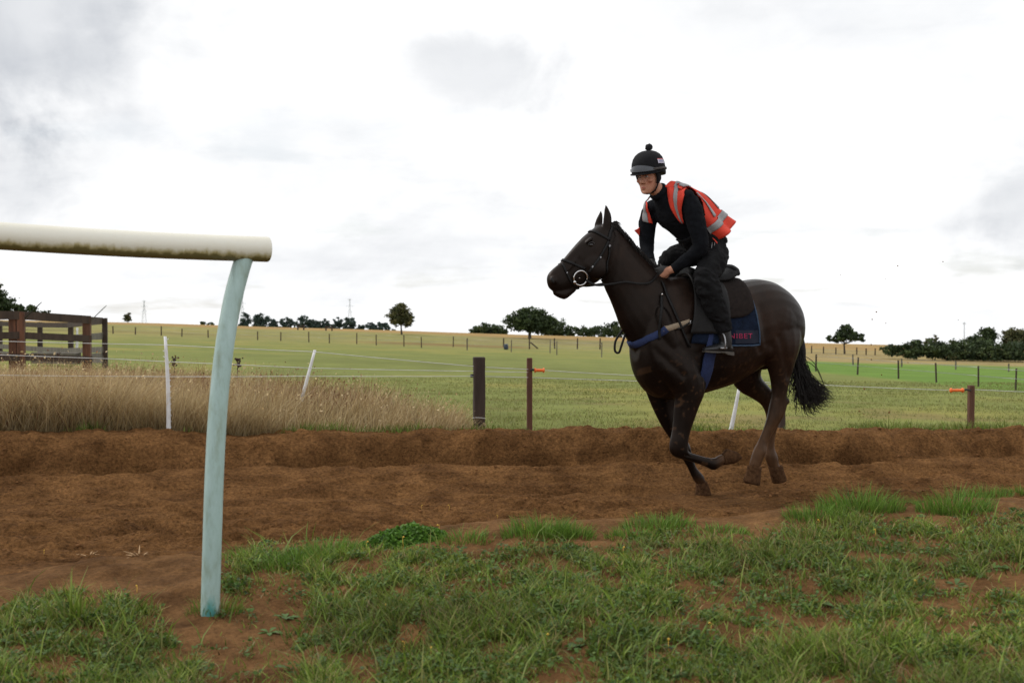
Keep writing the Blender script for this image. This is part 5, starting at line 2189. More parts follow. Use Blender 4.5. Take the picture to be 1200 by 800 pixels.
def breastplate():
    root = empty('breast_girth', skin(752, 400, 0)[0], 'blue padded breast girth with beige elastic across the horse chest', 'breast girth')
    near = [skin(x, y, 0)[0] for x, y in ((808, 377), (795, 381), (781, 385), (776, 389), (764, 395), (752, 401), (742, 404))]
    front = [U(uof(near[-1]) + .03, 0.02, near[-1].z - .01)]
    full = near[2:] + front + [mirror(p) for p in near[2:][::-1]]
    path_strap('padded_band', full, .054, root, M_blue, .003, .010)
    path_strap('elastic', near[:3] + [near[2] + HD * .02], .042, root, M_beige, .006, .006)
    path_strap('elastic', [mirror(p) for p in near[:3]], .055, root, M_beige, .006, .006)
    strap('buckle_strap', [(812, 375.5), (806, 379), (799, 383.5), (793, 386)], .014, root, M_leather, .013)
    p, n = skin(809, 377.5, .016)
    bm = bmesh.new()
    add_box(bm, p - UP * .012, p + UP * .012, HD * .012, n * .004)
    link_mesh('buckle', bm_mesh('buckle', bm, False), M_chrome, root)
    strap('neck_strap', [(774.5, 345), (775, 360), (774, 378), (772.5, 398)], .02, root, M_leather, .014)
    p, n = skin(774.5, 346, .02)
    bm = bmesh.new()
    add_ell(bm, p, HD * .009, UP * .009, n * .006, 10, 8)
    link_mesh('stud', bm_mesh('stud', bm), M_chrome, root)
    # loose strap loop swinging in front of the chest
    bm = bmesh.new()
    lp = [P(731, 384, -.02), P(727, 390, -.02), P(721, 400, -.02), P(720.5, 411, -.02), P(725, 413, -.01), P(728, 405, .0), P(731, 396, .0), P(733, 390, .0)]
    rows = catmull([list(q) for q in lp], 5)
    add_ribbon(bm, [Vector(r) for r in rows], [HN] * len(rows), .016, .007)
    link_mesh('loop', bm_mesh('loop', bm), M_leather, root)
    ring_obj('loop_ring', P(731, 385, -.01), HD, UP, .016, .003, M_chrome, root)


breastplate()


def saddle():
    cl = empty('saddle_cloth', axis_hit(-.1, 0)[0], 'navy quilted saddle cloth with pink lettering under the saddle', 'saddle cloth')
    A = math.radians(109)

    def cloth_edge(f, h, u, a):
        low = abs(h - .5) * 2
        return u - 0.085 * low * (f) + 0.12 * low * (1 - f), a
    cu0, cu1 = .06, -.30
    trunk_patch('quilt', cu0, cu1, -A, A, .014, M_navy, cl, 26, 48, cloth_edge, .012)

    def on_cloth(f, h, off):
        u, a = cu0 + (cu1 - cu0) * f, -A + 2 * A * h
        u, a = cloth_edge(f, h, u, a)
        return axis_hit(u, a, 1.18, off)[0]
    # bound edge and the darker name panel
    for sgn in (1, -1):
        hh = lambda a_: .5 + sgn * a_
        rim = [(0.985, .0 + .02 * i) for i in range(26)]
        pts = [on_cloth(1.0, hh(.5 * i / 25), .020) for i in range(26)] + [on_cloth(1 - .5 * i / 25, hh(.5), .020) for i in range(26)]
        bm = bmesh.new()
        add_tube(bm, pts, .006, 6)
        link_mesh('binding', bm_mesh('binding', bm), mat('pale_blue_binding', (0.03, 0.06, 0.11), 0.8), cl)
        bm = bmesh.new()
        g = [[bm.verts.new(on_cloth(.60 + .38 * i / 10, hh(.40 + .085 * j / 5), .0225)) for j in range(6)] for i in range(11)]
        for i in range(10):
            for j in range(5):
                bm.faces.new((g[i][j], g[i + 1][j], g[i + 1][j + 1], g[i][j + 1]))
        link_mesh('name_panel', bm_mesh('name_panel', bm), mat('navy_panel', (0.007, 0.011, 0.026), 0.9), cl)
    # lettering
    cu = bpy.data.curves.new('t', 'FONT')
    cu.body = 'UNIBET'
    cu.size = 1.0
    cu.space_character = 1.12
    cu.offset = 0.012
    to = bpy.data.objects.new('t', cu)
    COL.objects.link(to)
    dg = bpy.context.evaluated_depsgraph_get()
    tm = bpy.data.meshes.new_from_object(to.evaluated_get(dg), depsgraph=dg)
    bpy.data.objects.remove(to)
    bm = bmesh.new()
    bm.from_mesh(tm)
    bmesh.ops.subdivide_edges(bm, edges=bm.edges[:], cuts=2)
    xs = [v.co.x for v in bm.verts]
    x0, x1 = min(xs), max(xs)
    for v in bm.verts:
        fx = (v.co.x - x0) / (x1 - x0)
        fy = v.co.y / 0.75
        v.co = on_cloth(.40 + .47 * fx, .5 + .452 - .034 * fy, .026)
    link_mesh('lettering', bm_mesh('lettering', bm, False), mat('pink_lettering', (0.27, 0.012, 0.058), 0.8, 0.3, 80), cl)
    # saddle
    sd = empty('saddle', axis_hit(-.1, 0)[0], 'small black leather exercise saddle with blue girth under the rider', 'saddle')
    M_pad = M_brownpad
    trunk_patch('half_pad', .10, -.33, -math.radians(70), math.radians(70), .030, M_pad, sd, 20, 36, lambda f, h, u, a: (u + .05 * (1 - f) * abs(h - .5) * 2, a * (1 - .18 * (2 * f - 1) ** 4)), .016)

    def flap_edge(f, h, u, a):
        low = abs(h - .5) * 2
        return u + 0.10 * low * (1 - f) + 0.06 * low * f, a
    trunk_patch('flap', .10, -.16, -math.radians(92), math.radians(92), .036, M_leather, sd, 18, 40, flap_edge, .008)
    bm = bmesh.new()
    rows = [(.10, 1.635, .075, .035), (.06, 1.645, .085, .04), (0, 1.62, .10, .04), (-.10, 1.60, .125, .04), (-.20, 1.61, .15, .045), (-.27, 1.645, .15, .045), (-.31, 1.66, .12, .03), (-.33, 1.655, .09, .018)]
    rings = []
    for u, z, w, t in catmull(rows, 3):
        ring = []
        for j in range(18):
            a = 2 * math.pi * j / 18
            ring.append(U(u, w * math.cos(a), z - .02 - .10 * (w * math.cos(a)) ** 2 / w + t * math.sin(a)))
        rings.append(ring)
    add_loft(bm, rings)
    link_mesh('seat', bm_mesh('seat', bm), M_leather, sd)
    bm = bmesh.new()
    pts = [U(-.285, l, 1.66 - 2.6 * l * l) for l in np.linspace(-.14, .14, 9)]
    add_tube(bm, pts, [.015] + [.03] * 7 + [.015], 10)
    link_mesh('cantle', bm_mesh('cantle', bm), M_leather, sd)
    # girth right round the belly
    bm = bmesh.new()
    pts, nr = [], []
    for a in np.linspace(math.radians(80), math.radians(280), 40):
        d = UP * math.cos(a) + HN * math.sin(a)
        c = U(.0 + .05 * max(0, -math.cos(a)), 0, 1.18)
        rr = (HBVH.ray_cast(c, d)[0] - c).length
        rr = min(rr, 1 / math.sqrt((math.cos(a) / (.475 if math.cos(a) < 0 else .42)) ** 2 + (math.sin(a) / .262) ** 2))
        p = c + d * (rr + .006)
        pts.append(p)
        nr.append(d)
    add_ribbon(bm, pts, nr, .10, .012)
    link_mesh('girth', bm_mesh('girth', bm), M_blue, sd)
    for sgn in (1, -1):
        # stirrup leather and iron
        a = axis_hit(-.05, sgn * math.radians(40), 1.18, .05)[0]
        b = P(846, 393, .30) if sgn > 0 else mirror(P(846, 393, .30))
        bm = bmesh.new()
        add_ribbon(bm, [a, a.lerp(b, .5) + HN * sgn * .02, b], [HN * sgn] * 3, .024, .006)
        le = link_mesh('stirrup_leather', bm_mesh('stirrup_leather', bm), M_leather, sd)
        bm = bmesh.new()
        c = b - UP * .075
        arch = [c + HD * (.006) + HN * (.055 * math.cos(t)) + UP * (.02 + .075 * math.sin(t)) for t in np.linspace(-.5, math.pi + .5, 15)]
        add_tube(bm, arch, .006, 8)
        add_box(bm, arch[0], arch[-1], HD * .02, UP * .006)
        link_mesh('stirrup_iron', bm_mesh('stirrup_iron', bm), M_steel, sd)


saddle()
# ------------------------------------------------------------------ the rider
M_skin = mat('skin', (1, 1, 1), 0.5, 0.06, 40, 0.0006, 150, attr=True, spec=0.4)
M_knit = mat('black_knit', (0.0060, 0.0068, 0.0088), 0.95, 0.25, 30, 0.0025, 60, spec=0.12)
M_denim = mat('black_trousers', (0.0075, 0.0075, 0.0082), 0.9, 0.3, 20, 0.003, 45, spec=0.15)
M_boot = mat('black_boot', (0.010, 0.010, 0.011), 0.4, 0.3, 30, 0.001, 90)
M_vest = mat('orange_red_vest', (0.68, 0.048, 0.022), 0.75, 0.10, 12, 0.003, 30)
M_refl = mat('grey_reflective', (0.26, 0.26, 0.265), 0.45, 0.1, 30, 0.001, 80)
M_shell = mat('black_helmet_silk', (0.0058, 0.0058, 0.0072), 0.8, 0.2, 40, 0.001, 120, spec=0.2)
M_glove = mat('dark_glove', (0.018, 0.017, 0.016), 0.8, 0.3, 60)


def R_(px, py, l):
    return P(px, py, l)


# joints, as picture positions with their distance from the horse's middle plane
J = dict(
    pelvis=(833, 293, 0.0), waist=(814, 271, 0.0), chest=(795, 249, 0.0), upper=(785, 237, 0.0), neckb=(776, 229, 0.0), neck=(769, 222, 0.01),
    n_sh=(807, 233, .165), n_el=(821, 289, .235), n_wr=(788.5, 315.5, .085), f_sh=(763, 246, -.175), f_el=(758.5, 288, -.20), f_wr=(763.5, 306, -.085),
    n_hip=(838, 296, .10), n_kn=(827, 324, .26), n_an=(847, 386, .275), f_hip=(822, 293, -.10), f_kn=(783, 307, -.27), f_an=(812, 382, -.275))
JP = {k: R_(*v) for k, v in J.items()}
SHAX = (JP['n_sh'] - JP['f_sh']).normalized()
TORSO = [('pelvis', .125, .165, 0.0), ('waist', .122, .160, .25), ('chest', .135, .188, .9), ('upper', .112, .180, 1.0), ('neckb', .070, .085, 1.0)]


def torso_frames(sub=6, grow=0.0):
    """centre, side axis, front axis, half depth, half width along the trunk"""
    rows = [list(JP[k]) + [d, w, m] for k, d, w, m in TORSO]
    rows = catmull(rows, sub)
    fr = []
    for i, r in enumerate(rows):
        c = Vector(r[:3])
        a, b = Vector(rows[max(0, i - 1)][:3]), Vector(rows[min(len(rows) - 1, i + 1)][:3])
        tg = (b - a).normalized()
        side = (HN * (1 - r[5]) + SHAX * r[5]).normalized()
        side = (side - tg * side.dot(tg)).normalized()
        front = side.cross(tg).normalized()
        if front.dot(-UP) < 0:
            front = -front
        fr.append((c, side, front, r[3] + grow, r[4] + grow, tg))
    return fr


FR = torso_frames()


def add_torso(bm, grow=0.0):
    rings = []
    for c, s, f, d, w, tg in FR:
        rings.append([c + f * ((d + grow) * math.cos(a)) + s * ((w + grow) * math.sin(a)) for a in np.linspace(0, 2 * math.pi, 25)[:-1]])
    add_loft(bm, rings)


ARMS = {
    1: [('n_sh', .070), ((813, 250, .20), .074), ((818, 272, .23), .067), ('n_el', .060), ((809, 301, .18), .051), ((799, 308, .135), .046), ('n_wr', .037)],
    -1: [('f_sh', .066), ((759, 260, -.195), .068), ((758, 275, -.205), .060), ('f_el', .055), ((760, 297, -.15), .045), ('f_wr', .036)]}
LEGS = {
    1: [('n_hip', .105), ((834, 309, .19), .104), ('n_kn', .088), ((832, 342, .275), .092), ((839, 362, .28), .082), ((845, 378, .278), .070), ((848, 388, .275), .064)],
    -1: [('f_hip', .105), ((802, 299, -.19), .098), ('f_kn', .082), ((790, 330, -.28), .086), ((800, 355, -.28), .078), ('f_an', .064)]}


def pt(a):
    return JP[a] if isinstance(a, str) else R_(*a)


def head_frame():
    f = (HD * .84 + HN * .46 - UP * .17).normalized()
    side = UP.cross(f).normalized()            # towards its left
    up = f.cross(side).normalized()
    # lean the head a little to the side as in the photo
    c = R_(760.5, 207.5, .02)
    return c, f, side, up


HC, HF, HS, HU = head_frame()
CHIN = -0.118


def H(f, s, u):
    return HC + HF * f + HS * s + HU * u


def add_head(bm, k=1.0):
    rows = [(0.0, .070, .035, .020), (.008, .082, .012, .034), (.030, .088, -.02, .047), (.050, .087, -.045, .055), (.075, .088, -.068, .062), (.10, .089, -.082, .068), (.125, .088, -.092, .071),
            (.150, .095, -.097, .074), (.180, .090, -.097, .074), (.205, .068, -.082, .062), (.222, .035, -.055, .040), (.230, .0, -.025, .012)]
    rings = []
    for h, fr, bk, w in catmull(rows, 3):
        c, r = (fr + bk) / 2, (fr - bk) / 2
        ring = []
        for a in np.linspace(0, 2 * math.pi, 29)[:-1]:
            ca, sa = math.cos(a), math.sin(a)
            ring.append(H(c + r * math.copysign(abs(ca) ** .85, ca), w * math.copysign(abs(sa) ** .92, sa) * k, CHIN + h))
        rings.append(ring)
    add_loft(bm, rings)
    e = lambda f, s, u, a, b, c: add_ell(bm, H(f, s, u), HF * a, HS * b, HU * c, 12, 8)
    rows = [(.088, CHIN + .142, .010), (.098, CHIN + .122, .010), (.110, CHIN + .100, .013), (.117, CHIN + .087, .015), (.104, CHIN + .079, .016)]
    rings = []
    for f, u, w in catmull(rows, 3):
        rings.append([H(f + w * .8 * math.cos(a) - .008, w * math.sin(a), u) for a in np.linspace(0, 2 * math.pi, 13)[:-1]])
    add_loft(bm, rings)
    for sg in (1, -1):
        e(.094, .013 * sg, CHIN + .083, .011, .008, .008)          # nostril wing
        e(.088, .032 * sg, CHIN + .146, .012, .026, .008)          # brow ridge
        e(.066, .049 * sg, CHIN + .098, .020, .015, .016)          # cheekbone
    e(.088, 0, CHIN + .055, .010, .021, .007)                      # upper lip
    e(.088, 0, CHIN + .043, .010, .018, .008)                      # lower lip
    e(.080, 0, CHIN + .014, .014, .020, .014)                      # chin


def add_hand(bm, wrist, center, grip_axis, out, palm_n, s=1.0, fing=True):
    """closed hand: grip_axis runs along the rein through the fist, out points from wrist to knuckles, palm_n to the palm side"""
    out = out.normalized()
    grip_axis = (grip_axis - out * grip_axis.dot(out)).normalized()
    palm_n = out.cross(grip_axis).normalized() if out.cross(grip_axis).dot(palm_n) > 0 else -out.cross(grip_axis).normalized()
    # palm
    rings = []
    for f, hw, th in ((-.045, .024, .020), (-.02, .034, .020), (.005, .041, .019), (.030, .042, .016), (.040, .036, .012)):
        c = center + out * f * s
        rings.append([c + grip_axis * (hw * s * math.copysign(abs(math.cos(a)) ** .7, math.cos(a))) + palm_n * (th * s * math.sin(a)) for a in np.linspace(0, 2 * math.pi, 15)[:-1]])
    add_loft(bm, rings)
    add_tube(bm, [wrist, wrist.lerp(center, .5), center - out * .03 * s], [.026 * s, .026 * s, .027 * s], 12)
    # four fingers of unequal length curled round the rein
    for i, (off, ln, r) in enumerate(((-.031, .92, .0096), (-.0105, 1.05, .0100), (.0105, 1.0, .0096), (.0305, .80, .0084))):
        k = center + out * .032 * s + grip_axis * off * s
        a = k + out * .026 * ln * s + palm_n * .012 * s
        b = a - out * .006 * ln * s + palm_n * .028 * ln * s
        c = b - out * .024 * ln * s + palm_n * .004 * s
        add_tube(bm, [k - out * .012 * s, k + out * .008 * s, a, b, c], [r * s, r * 1.08 * s, r * s, r * .95 * s, r * .8 * s], 10, 3, True)
    # thumb leaves the side of the palm and closes over the fingers
    t0 = center - out * .022 * s - grip_axis * .030 * s + palm_n * .010 * s
    t1 = center + out * .012 * s - grip_axis * .050 * s + palm_n * .022 * s
    t2 = center + out * .040 * s - grip_axis * .044 * s + palm_n * .032 * s
    t3 = center + out * .052 * s - grip_axis * .026 * s + palm_n * .036 * s
    add_tube(bm, [t0, t1, t2, t3], [.014 * s, .0125 * s, .011 * s, .0085 * s], 10, 3, True)


N_HAND = R_(777.5, 318.5, .065)
F_HAND = R_(768, 312.5, -.04)


def build_person():
    root = empty('person', JP['pelvis'], 'rider in black clothes, red reflective vest and black helmet crouching on the galloping horse', 'person')
    # the body itself, one continuous skin
    bm = bmesh.new()
    add_torso(bm, -.022)
    for sg in (1, -1):
        add_tube(bm, [pt(a) for a, _ in ARMS[sg]], [r * .74 for _, r in ARMS[sg]], 12, 3)
        add_tube(bm, [pt(a) for a, _ in LEGS[sg]], [r * .72 for _, r in LEGS[sg]], 12, 3)
        an = pt(LEGS[sg][-1][0])
        add_tube(bm, [an, an - UP * .09, an - UP * .122 + HD * .03, an - UP * .126 + HD * .09], [.035, .030, .024, .016], 10, 3)
    add_tube(bm, [JP['upper'], JP['neckb'], JP['neck'], H(-.01, 0, CHIN + .07)], [.07, .060, .055, .055], 14, 3)
    add_head(bm)
    add_hand(bm, JP['n_wr'], N_HAND, (UP * .75 + HD * .55), (N_HAND - JP['n_wr']), -HN, 1.12)
    add_hand(bm, JP['f_wr'], F_HAND, (UP * .75 + HD * .45), (F_HAND - JP['f_wr']), HN, 0.95)
    me = remeshed('body', bm, 0.0047, 3, 0.5)
    co = co_of(me)
    # eye sockets pressed in, then colours
    nrm = np.empty(len(co) * 3, np.float32)
    me.vertices.foreach_get('normal', nrm)
    nrm = nrm.reshape(-1, 3)
    col = np.tile(np.array([0.45, 0.215, 0.135]), (len(co), 1))
    for sg in (1, -1):
        e = np.array(H(.094, .030 * sg, CHIN + .127))
        r = np.linalg.norm((co - e), axis=1)
        co = co - np.array(HF)[None] * (0.008 * np.exp(-(r / .017) ** 2))[:, None]
        col = col * (1 - 0.25 * np.exp(-(r / .018) ** 2))[:, None]
        ck = np.linalg.norm(co - np.array(H(.07, .042 * sg, CHIN + .085)), axis=1)
        col[:, 1:] *= (1 - 0.16 * np.exp(-(ck / .025) ** 2))[:, None]
    lip = np.linalg.norm((co - np.array(H(.094, 0, CHIN + .049))) @ np.stack([np.array(HF), np.array(HS) * .62, np.array(HU) * 1.5], 1), axis=1)
    k = np.exp(-(lip / .0125) ** 4)[:, None]
    col = col * (1 - k) + np.array([0.36, 0.11, 0.085]) * k
    me.vertices.foreach_set('co', co.astype(np.float32).ravel())
    me.update()
    hd = np.linalg.norm(co - np.array(F_HAND), axis=1)
    col[hd < .13] = np.array([0.018, 0.017, 0.016])
    set_cols(me, col)
    link_mesh('body', me, M_skin, root)
    for sg in (1, -1):
        bm = bmesh.new()
        add_ell(bm, H(.0815, .030 * sg, CHIN + .127), HF * .0105, HS * .0135, HU * .0075, 12, 8)
        eye = link_mesh('eye', bm_mesh('eye', bm), mat('eye_white', (0.42, 0.38, 0.35), 0.25), root)
        bm = bmesh.new()
        add_ell(bm, H(.0905, .031 * sg, CHIN + .1265), HF * .003, HS * .0052, HU * .0055, 10, 8)
        link_mesh('iris', bm_mesh('iris', bm), mat('iris_dark', (0.02, 0.014, 0.01), 0.2), eye)
        bm = bmesh.new()
        add_tube(bm, [H(.0985, .012 * sg, CHIN + .140), H(.0995, .030 * sg, CHIN + .1455), H(.088, .050 * sg, CHIN + .142)], [.0035, .004, .002], 6, 3)
        link_mesh('eyebrow', bm_mesh('eyebrow', bm), mat('brow_hair', (0.045, 0.026, 0.016), 0.8), root)

    # knitted roll-neck top: trunk and sleeves
    bm = bmesh.new()
    add_torso(bm, 0.0)
    for sg in (1, -1):
        add_tube(bm, [pt(a) for a, _ in ARMS[sg]], [r for _, r in ARMS[sg]], 16, 4)
        add_ell(bm, pt(ARMS[sg][0][0]) + (JP['neckb'] - pt(ARMS[sg][0][0])) * .25, SHAX * .11, HF * .07, UP * .055)
    add_tube(bm, [JP['upper'], JP['neckb'], JP['neckb'].lerp(JP['neck'], .75)], [.085, .072, .067], 18, 3)
    me = remeshed('top', bm, 0.007, 6, 0.5)
    crumple(me, 0.006, 3)
    global TOPBVH
    cc = co_of(me)
    TOPBVH = BVHTree.FromPolygons([Vector(v) for v in cc], [p.vertices[:] for p in me.polygons])
    link_mesh('knitted_top', me, M_knit, root)
    bm = bmesh.new()
    ca, cb = JP['neckb'].lerp(JP['neck'], .35), JP['neckb'].lerp(JP['neck'], .95)
    add_tube(bm, [ca, ca.lerp(cb, .3), ca.lerp(cb, .7), cb], [.068, .073, .072, .064], 20, 3)
    link_mesh('roll_collar', bm_mesh('roll_collar', bm), M_knit, root)
    # trousers
    bm = bmesh.new()
    fr = FR[:8]
    add_loft(bm, [[c + f * ((d + .012) * math.cos(a)) + s * ((w + .008) * math.sin(a)) for a in np.linspace(0, 2 * math.pi, 25)[:-1]] for c, s, f, d, w, tg in fr])
    add_ell(bm, R_(836.5, 295, .05), HD * .105, HN * .12, UP * .108)
    add_ell(bm, R_(827, 295, -.05), HD * .105, HN * .12, UP * .105)
    for sg in (1, -1):
        add_tube(bm, [pt(a) for a, _ in LEGS[sg]], [r for _, r in LEGS[sg]], 18, 4)
    me = remeshed('trousers', bm, 0.007, 5, 0.5)
    crumple(me, 0.016, 11)
    tr = link_mesh('trousers', me, M_denim, root)
    bm = bmesh.new()
    for px in (834.5, 837.5):
        add_tube(bm, [R_(px, 284, .185), R_(px - .5, 290, .195), R_(px - 1.5, 296, .20)], .0035, 5)
    link_mesh('pocket_zip', bm_mesh('pocket_zip', bm), mat('zip_metal', (0.25, 0.25, 0.25), 0.4, metal=.6), tr)
    # boots
    for sg in (1, -1):
        l = .278
        q = lambda px, py, dl=0: (R_(px, py, l + dl) if sg > 0 else mirror(R_(px, py, l + dl)))
        bm = bmesh.new()
        add_tube(bm, [q(847, 381), q(848.5, 390), q(850, 399), q(850, 407)], [.056, .053, .050, .045], 16, 3)
        rings = []
        for px, py, w, h in catmull([(857.5, 409, .024, .026), (855, 408, .036, .034), (850, 407, .040, .040), (843, 407.5, .040, .037), (836, 408.5, .046, .030), (829.5, 409, .043, .024), (825.5, 409.5, .030, .016), (824, 410, .012, .008)], 3):
            c = q(px, py)
            rings.append([c + HN * (w * math.cos(a)) + UP * (h * math.sin(a)) for a in np.linspace(0, 2 * math.pi, 17)[:-1]])
        add_loft(bm, rings)
        bt = link_mesh('boot', remeshed('boot', bm, 0.005, 5), M_boot, root)
        bm = bmesh.new()
        rings = []
        for px, py, w, h in ((858.5, 414.5, .022, .012), (856, 414.3, .035, .013), (850, 413.3, .037, .012), (847, 412.5, .034, .006), (842, 412.2, .036, .006), (836, 412.2, .046, .006), (829, 412, .042, .006), (824.5, 411.5, .022, .005)):
            c = q(px, py)
            rings.append([c + HN * w + UP * h, c - HN * w + UP * h, c - HN * w - UP * h, c + HN * w - UP * h])
        add_loft(bm, rings)
        link_mesh('sole', bm_mesh('sole', bm, False), mat('grey_brown_sole', (0.07, 0.062, 0.052), 0.8, 0.3, 40), bt)
    return root


def crumple(me, amp, seed):
    """cloth folds: push the surface along its normals with stretched noise"""
    co = co_of(me)
    n = np.empty(len(co) * 3, np.float32)
    me.vertices.foreach_get('normal', n)
    n = n.reshape(-1, 3)
    u = (co - np.array(HO)) @ np.array(HD)
    l = (co - np.array(HO)) @ np.array(HN)
    f = fbm(u * 9 + l * 4, co[:, 2] * 16 - u * 6, 3, seed) + 0.7 * fbm(l * 11 + co[:, 2] * 7, u * 13 + co[:, 2] * 9, 3, seed + 5)
    f = -np.abs(f) * 1.6 + 0.35
    co = co + n * (amp * f)[:, None]
    me.vertices.foreach_set('co', co.astype(np.float32).ravel())
    me.update()


PERSON = build_person()


# ------------------------------------------------------------------ vest
def vest_point(v, a, off):
    """v: 0 hem .. 1 shoulder seam, a: degrees round the trunk, 0 at the breastbone, + towards the near side, 180 spine"""
    fi = (0.14 + 0.78 * max(0.0, v)) * (len(FR) - 1)
    i = min(int(fi), len(FR) - 2)
    t = fi - i
    c = FR[i][0].lerp(FR[i + 1][0], t)
    s = FR[i][1].lerp(FR[i + 1][1], t).normalized()
    f = FR[i][2].lerp(FR[i + 1][2], t).normalized()
    d = FR[i][3] * (1 - t) + FR[i + 1][3] * t
    w = FR[i][4] * (1 - t) + FR[i + 1][4] * t
    r = math.radians(a)
    back = max(0.0, -math.cos(r))
    side = abs(math.sin(r))
    # blown away from the back towards the hem, with waves
    blow = (1 - v) ** 1.6
    puff = 0.014 + 0.012 * back * (1 - abs(2 * v - 1) * .5) + 0.045 * blow * (0.35 + 0.65 * back) + 0.026 * blow * math.sin(a * .13 + v * 4) + 0.006 * math.sin(a * .21 + v * 9)
    p = c + f * ((d + off) * math.cos(r)) + s * ((w + off) * math.sin(r))
    dirv = (f * math.cos(r) + s * math.sin(r)).normalized()
    p = p + dirv * puff - HD * (0.105 * blow * (0.4 + .6 * back)) - UP * (0.01 * blow)
    # carried over the top of the shoulders
    if v > .72:
        k = (v - .72) / .28
        p = p + UP * .022 * k * side + s * (.012 * k * math.copysign(side, math.sin(r)))
    return p


def open_edge(v, near):
    if near:
        return float(np.interp(v, [0, .25, .5, .75, 1], [72, 78, 84, 88, 88]))
    return float(np.interp(v, [0, .25, .5, .75, 1], [100, 98, 95, 90, 88]))


def old_edge(v, near):
    """how far from the breastbone the front edge is, degrees"""
    if near:
        return float(np.interp(v, [0, .25, .5, .75, 1], [118, 92, 58, 46, 50]))
    return float(np.interp(v, [0, .25, .5, .75, 1], [104, 78, 52, 44, 50]))


def build_vest():
    M = [M_vest]
    nv, na = 40, 110
    arms = [[pt(a) for a, _ in ARMS[sg][:4]] for sg in (1, -1)]

    def in_arm(p):
        for sg, ch in zip((1, -1), arms):
            for k in range(2):
                a, b = ch[k], ch[k + 1]
                t = max(0, min(1, (p - a).dot(b - a) / (b - a).length_squared))
                if (p - (a + (b - a) * t)).length < (.092 if sg > 0 else .082):
                    return True
        return False
    bm = bmesh.new()
    g = []
    for i in range(nv + 1):
        v = i / nv
        a0, a1 = open_edge(v, True), 360 - open_edge(v, False)
        g.append([bm.verts.new(vest_point(v, a0 + (a1 - a0) * j / na, 0)) for j in range(na + 1)])
    for i in range(nv):
        for j in range(na):
            q = (g[i][j], g[i][j + 1], g[i + 1][j + 1], g[i + 1][j])
            c = sum((x.co for x in q), Vector()) / 4
            if not in_arm(c):
                bm.faces.new(q)
    for vtx in [x for x in bm.verts if not x.link_faces]:
        bm.verts.remove(vtx)
    vest = link_mesh('reflective_vest', bm_mesh('reflective_vest', bm), M_vest, PERSON)
    so = vest.modifiers.new('s', 'SOLIDIFY')
    so.thickness = .004
    so.offset = 0

    def stripe(fn, n, width_fn, name='reflective_stripe'):
        """band on the vest: fn(t) -> (v, a); width across in v or a"""
        bm_ = bmesh.new()
        rows = []
        for k in range(n + 1):
            (v0, a0), (v1, a1) = fn(k / n)
            rows.append([bm_.verts.new(vest_point(v0 + (v1 - v0) * m / 4, a0 + (a1 - a0) * m / 4, .009)) for m in range(5)])
        for k in range(n):
            for m in range(4):
                q = (rows[k][m], rows[k][m + 1], rows[k + 1][m + 1], rows[k + 1][m])
                c = sum((x.co for x in q), Vector()) / 4
                if not in_arm(c):
                    bm_.faces.new(q)
        for vtx in [x for x in bm_.verts if not x.link_faces]:
            bm_.verts.remove(vtx)
        o = link_mesh(name, bm_mesh(name, bm_), M_refl, vest)
        s2 = o.modifiers.new('s', 'SOLIDIFY')
        s2.thickness = .003
        s2.offset = 0
    # front panels lie on the chest and go over the shoulders to the back
    def panel(inner, outer, back_a, f0, f1, grey, off):
        def hit(px, py):
            loc, n, _, _ = TOPBVH.ray_cast(CAMP, pixdir(px, py).normalized())
            if loc is None or (loc - R_(px, py, 0)).length > .45:
                loc, n, _, _ = TOPBVH.find_nearest(R_(px, py, .1 if back_a < 180 else -.15))
            return loc + n * off
        A_ = [list(hit(*q)) for q in inner]
        B_ = [list(hit(*q)) for q in outer]
        da, db = vest_point(1.0, back_a, off), vest_point(.93, 180 + (back_a - 180) * 1.9, off)
        mid_a = (Vector(A_[0]) + da) / 2 + UP * .022
        mid_b = (Vector(B_[0]) + db) / 2 + UP * .020
        A_ = catmull([list(da), list(mid_a)] + A_, 4)
        B_ = catmull([list(db), list(mid_b)] + B_, 4)

        def build(name, g0, g1, lift, m, par):
            bm_ = bmesh.new()
            rows_ = []
            for a_, b_ in zip(A_, B_):
                a_, b_ = Vector(a_), Vector(b_)
                r_ = []
                for k in range(7):
                    p = a_.lerp(b_, g0 + (g1 - g0) * k / 6)
                    loc, n, _, _ = TOPBVH.find_nearest(p)
                    if (p - loc).dot(n) < off + lift:
                        p = loc + n * (off + lift)
                    else:
                        p = p + n * lift
                    r_.append(bm_.verts.new(p))
                rows_.append(r_)
            for r0, r1 in zip(rows_, rows_[1:]):
                for k in range(6):
                    bm_.faces.new((r0[k], r0[k + 1], r1[k + 1], r1[k]))
            o_ = link_mesh(name, bm_mesh(name, bm_), m, par)
            s_ = o_.modifiers.new('s', 'SOLIDIFY')
            s_.thickness = .004
            s_.offset = 1
        build('front_panel', 0, 1, 0, M_vest, vest)
        build('reflective_stripe', f0, f1, .005, M_refl, vest)
    panel([(779.5, 214), (780.5, 221), (783, 230), (786.5, 243), (792, 253), (798.5, 261)],
          [(809, 217), (806, 222), (802.5, 229), (800.5, 241), (800.5, 251), (802, 261)], 150, .36, .60, None, .009)
    panel([(759, 235), (760, 240), (761.5, 248), (763, 256), (764, 262)],
          [(751.5, 234), (750, 239), (749.5, 245), (750.5, 251), (754, 259)], 210, .40, .95, None, .009)
    # braces down the back and one band round the hem
    for a in (112, 150, 210):
        stripe(lambda t, a=a: ((.24 + .76 * t, a - 8), (.24 + .76 * t, a + 8)), 30, None)
    stripe(lambda t: ((.12, 76 + (258 - 76) * t), (.20, 76 + (258 - 76) * t)), 70, None)
    # loose corner of the far front panel
    bm_ = bmesh.new()
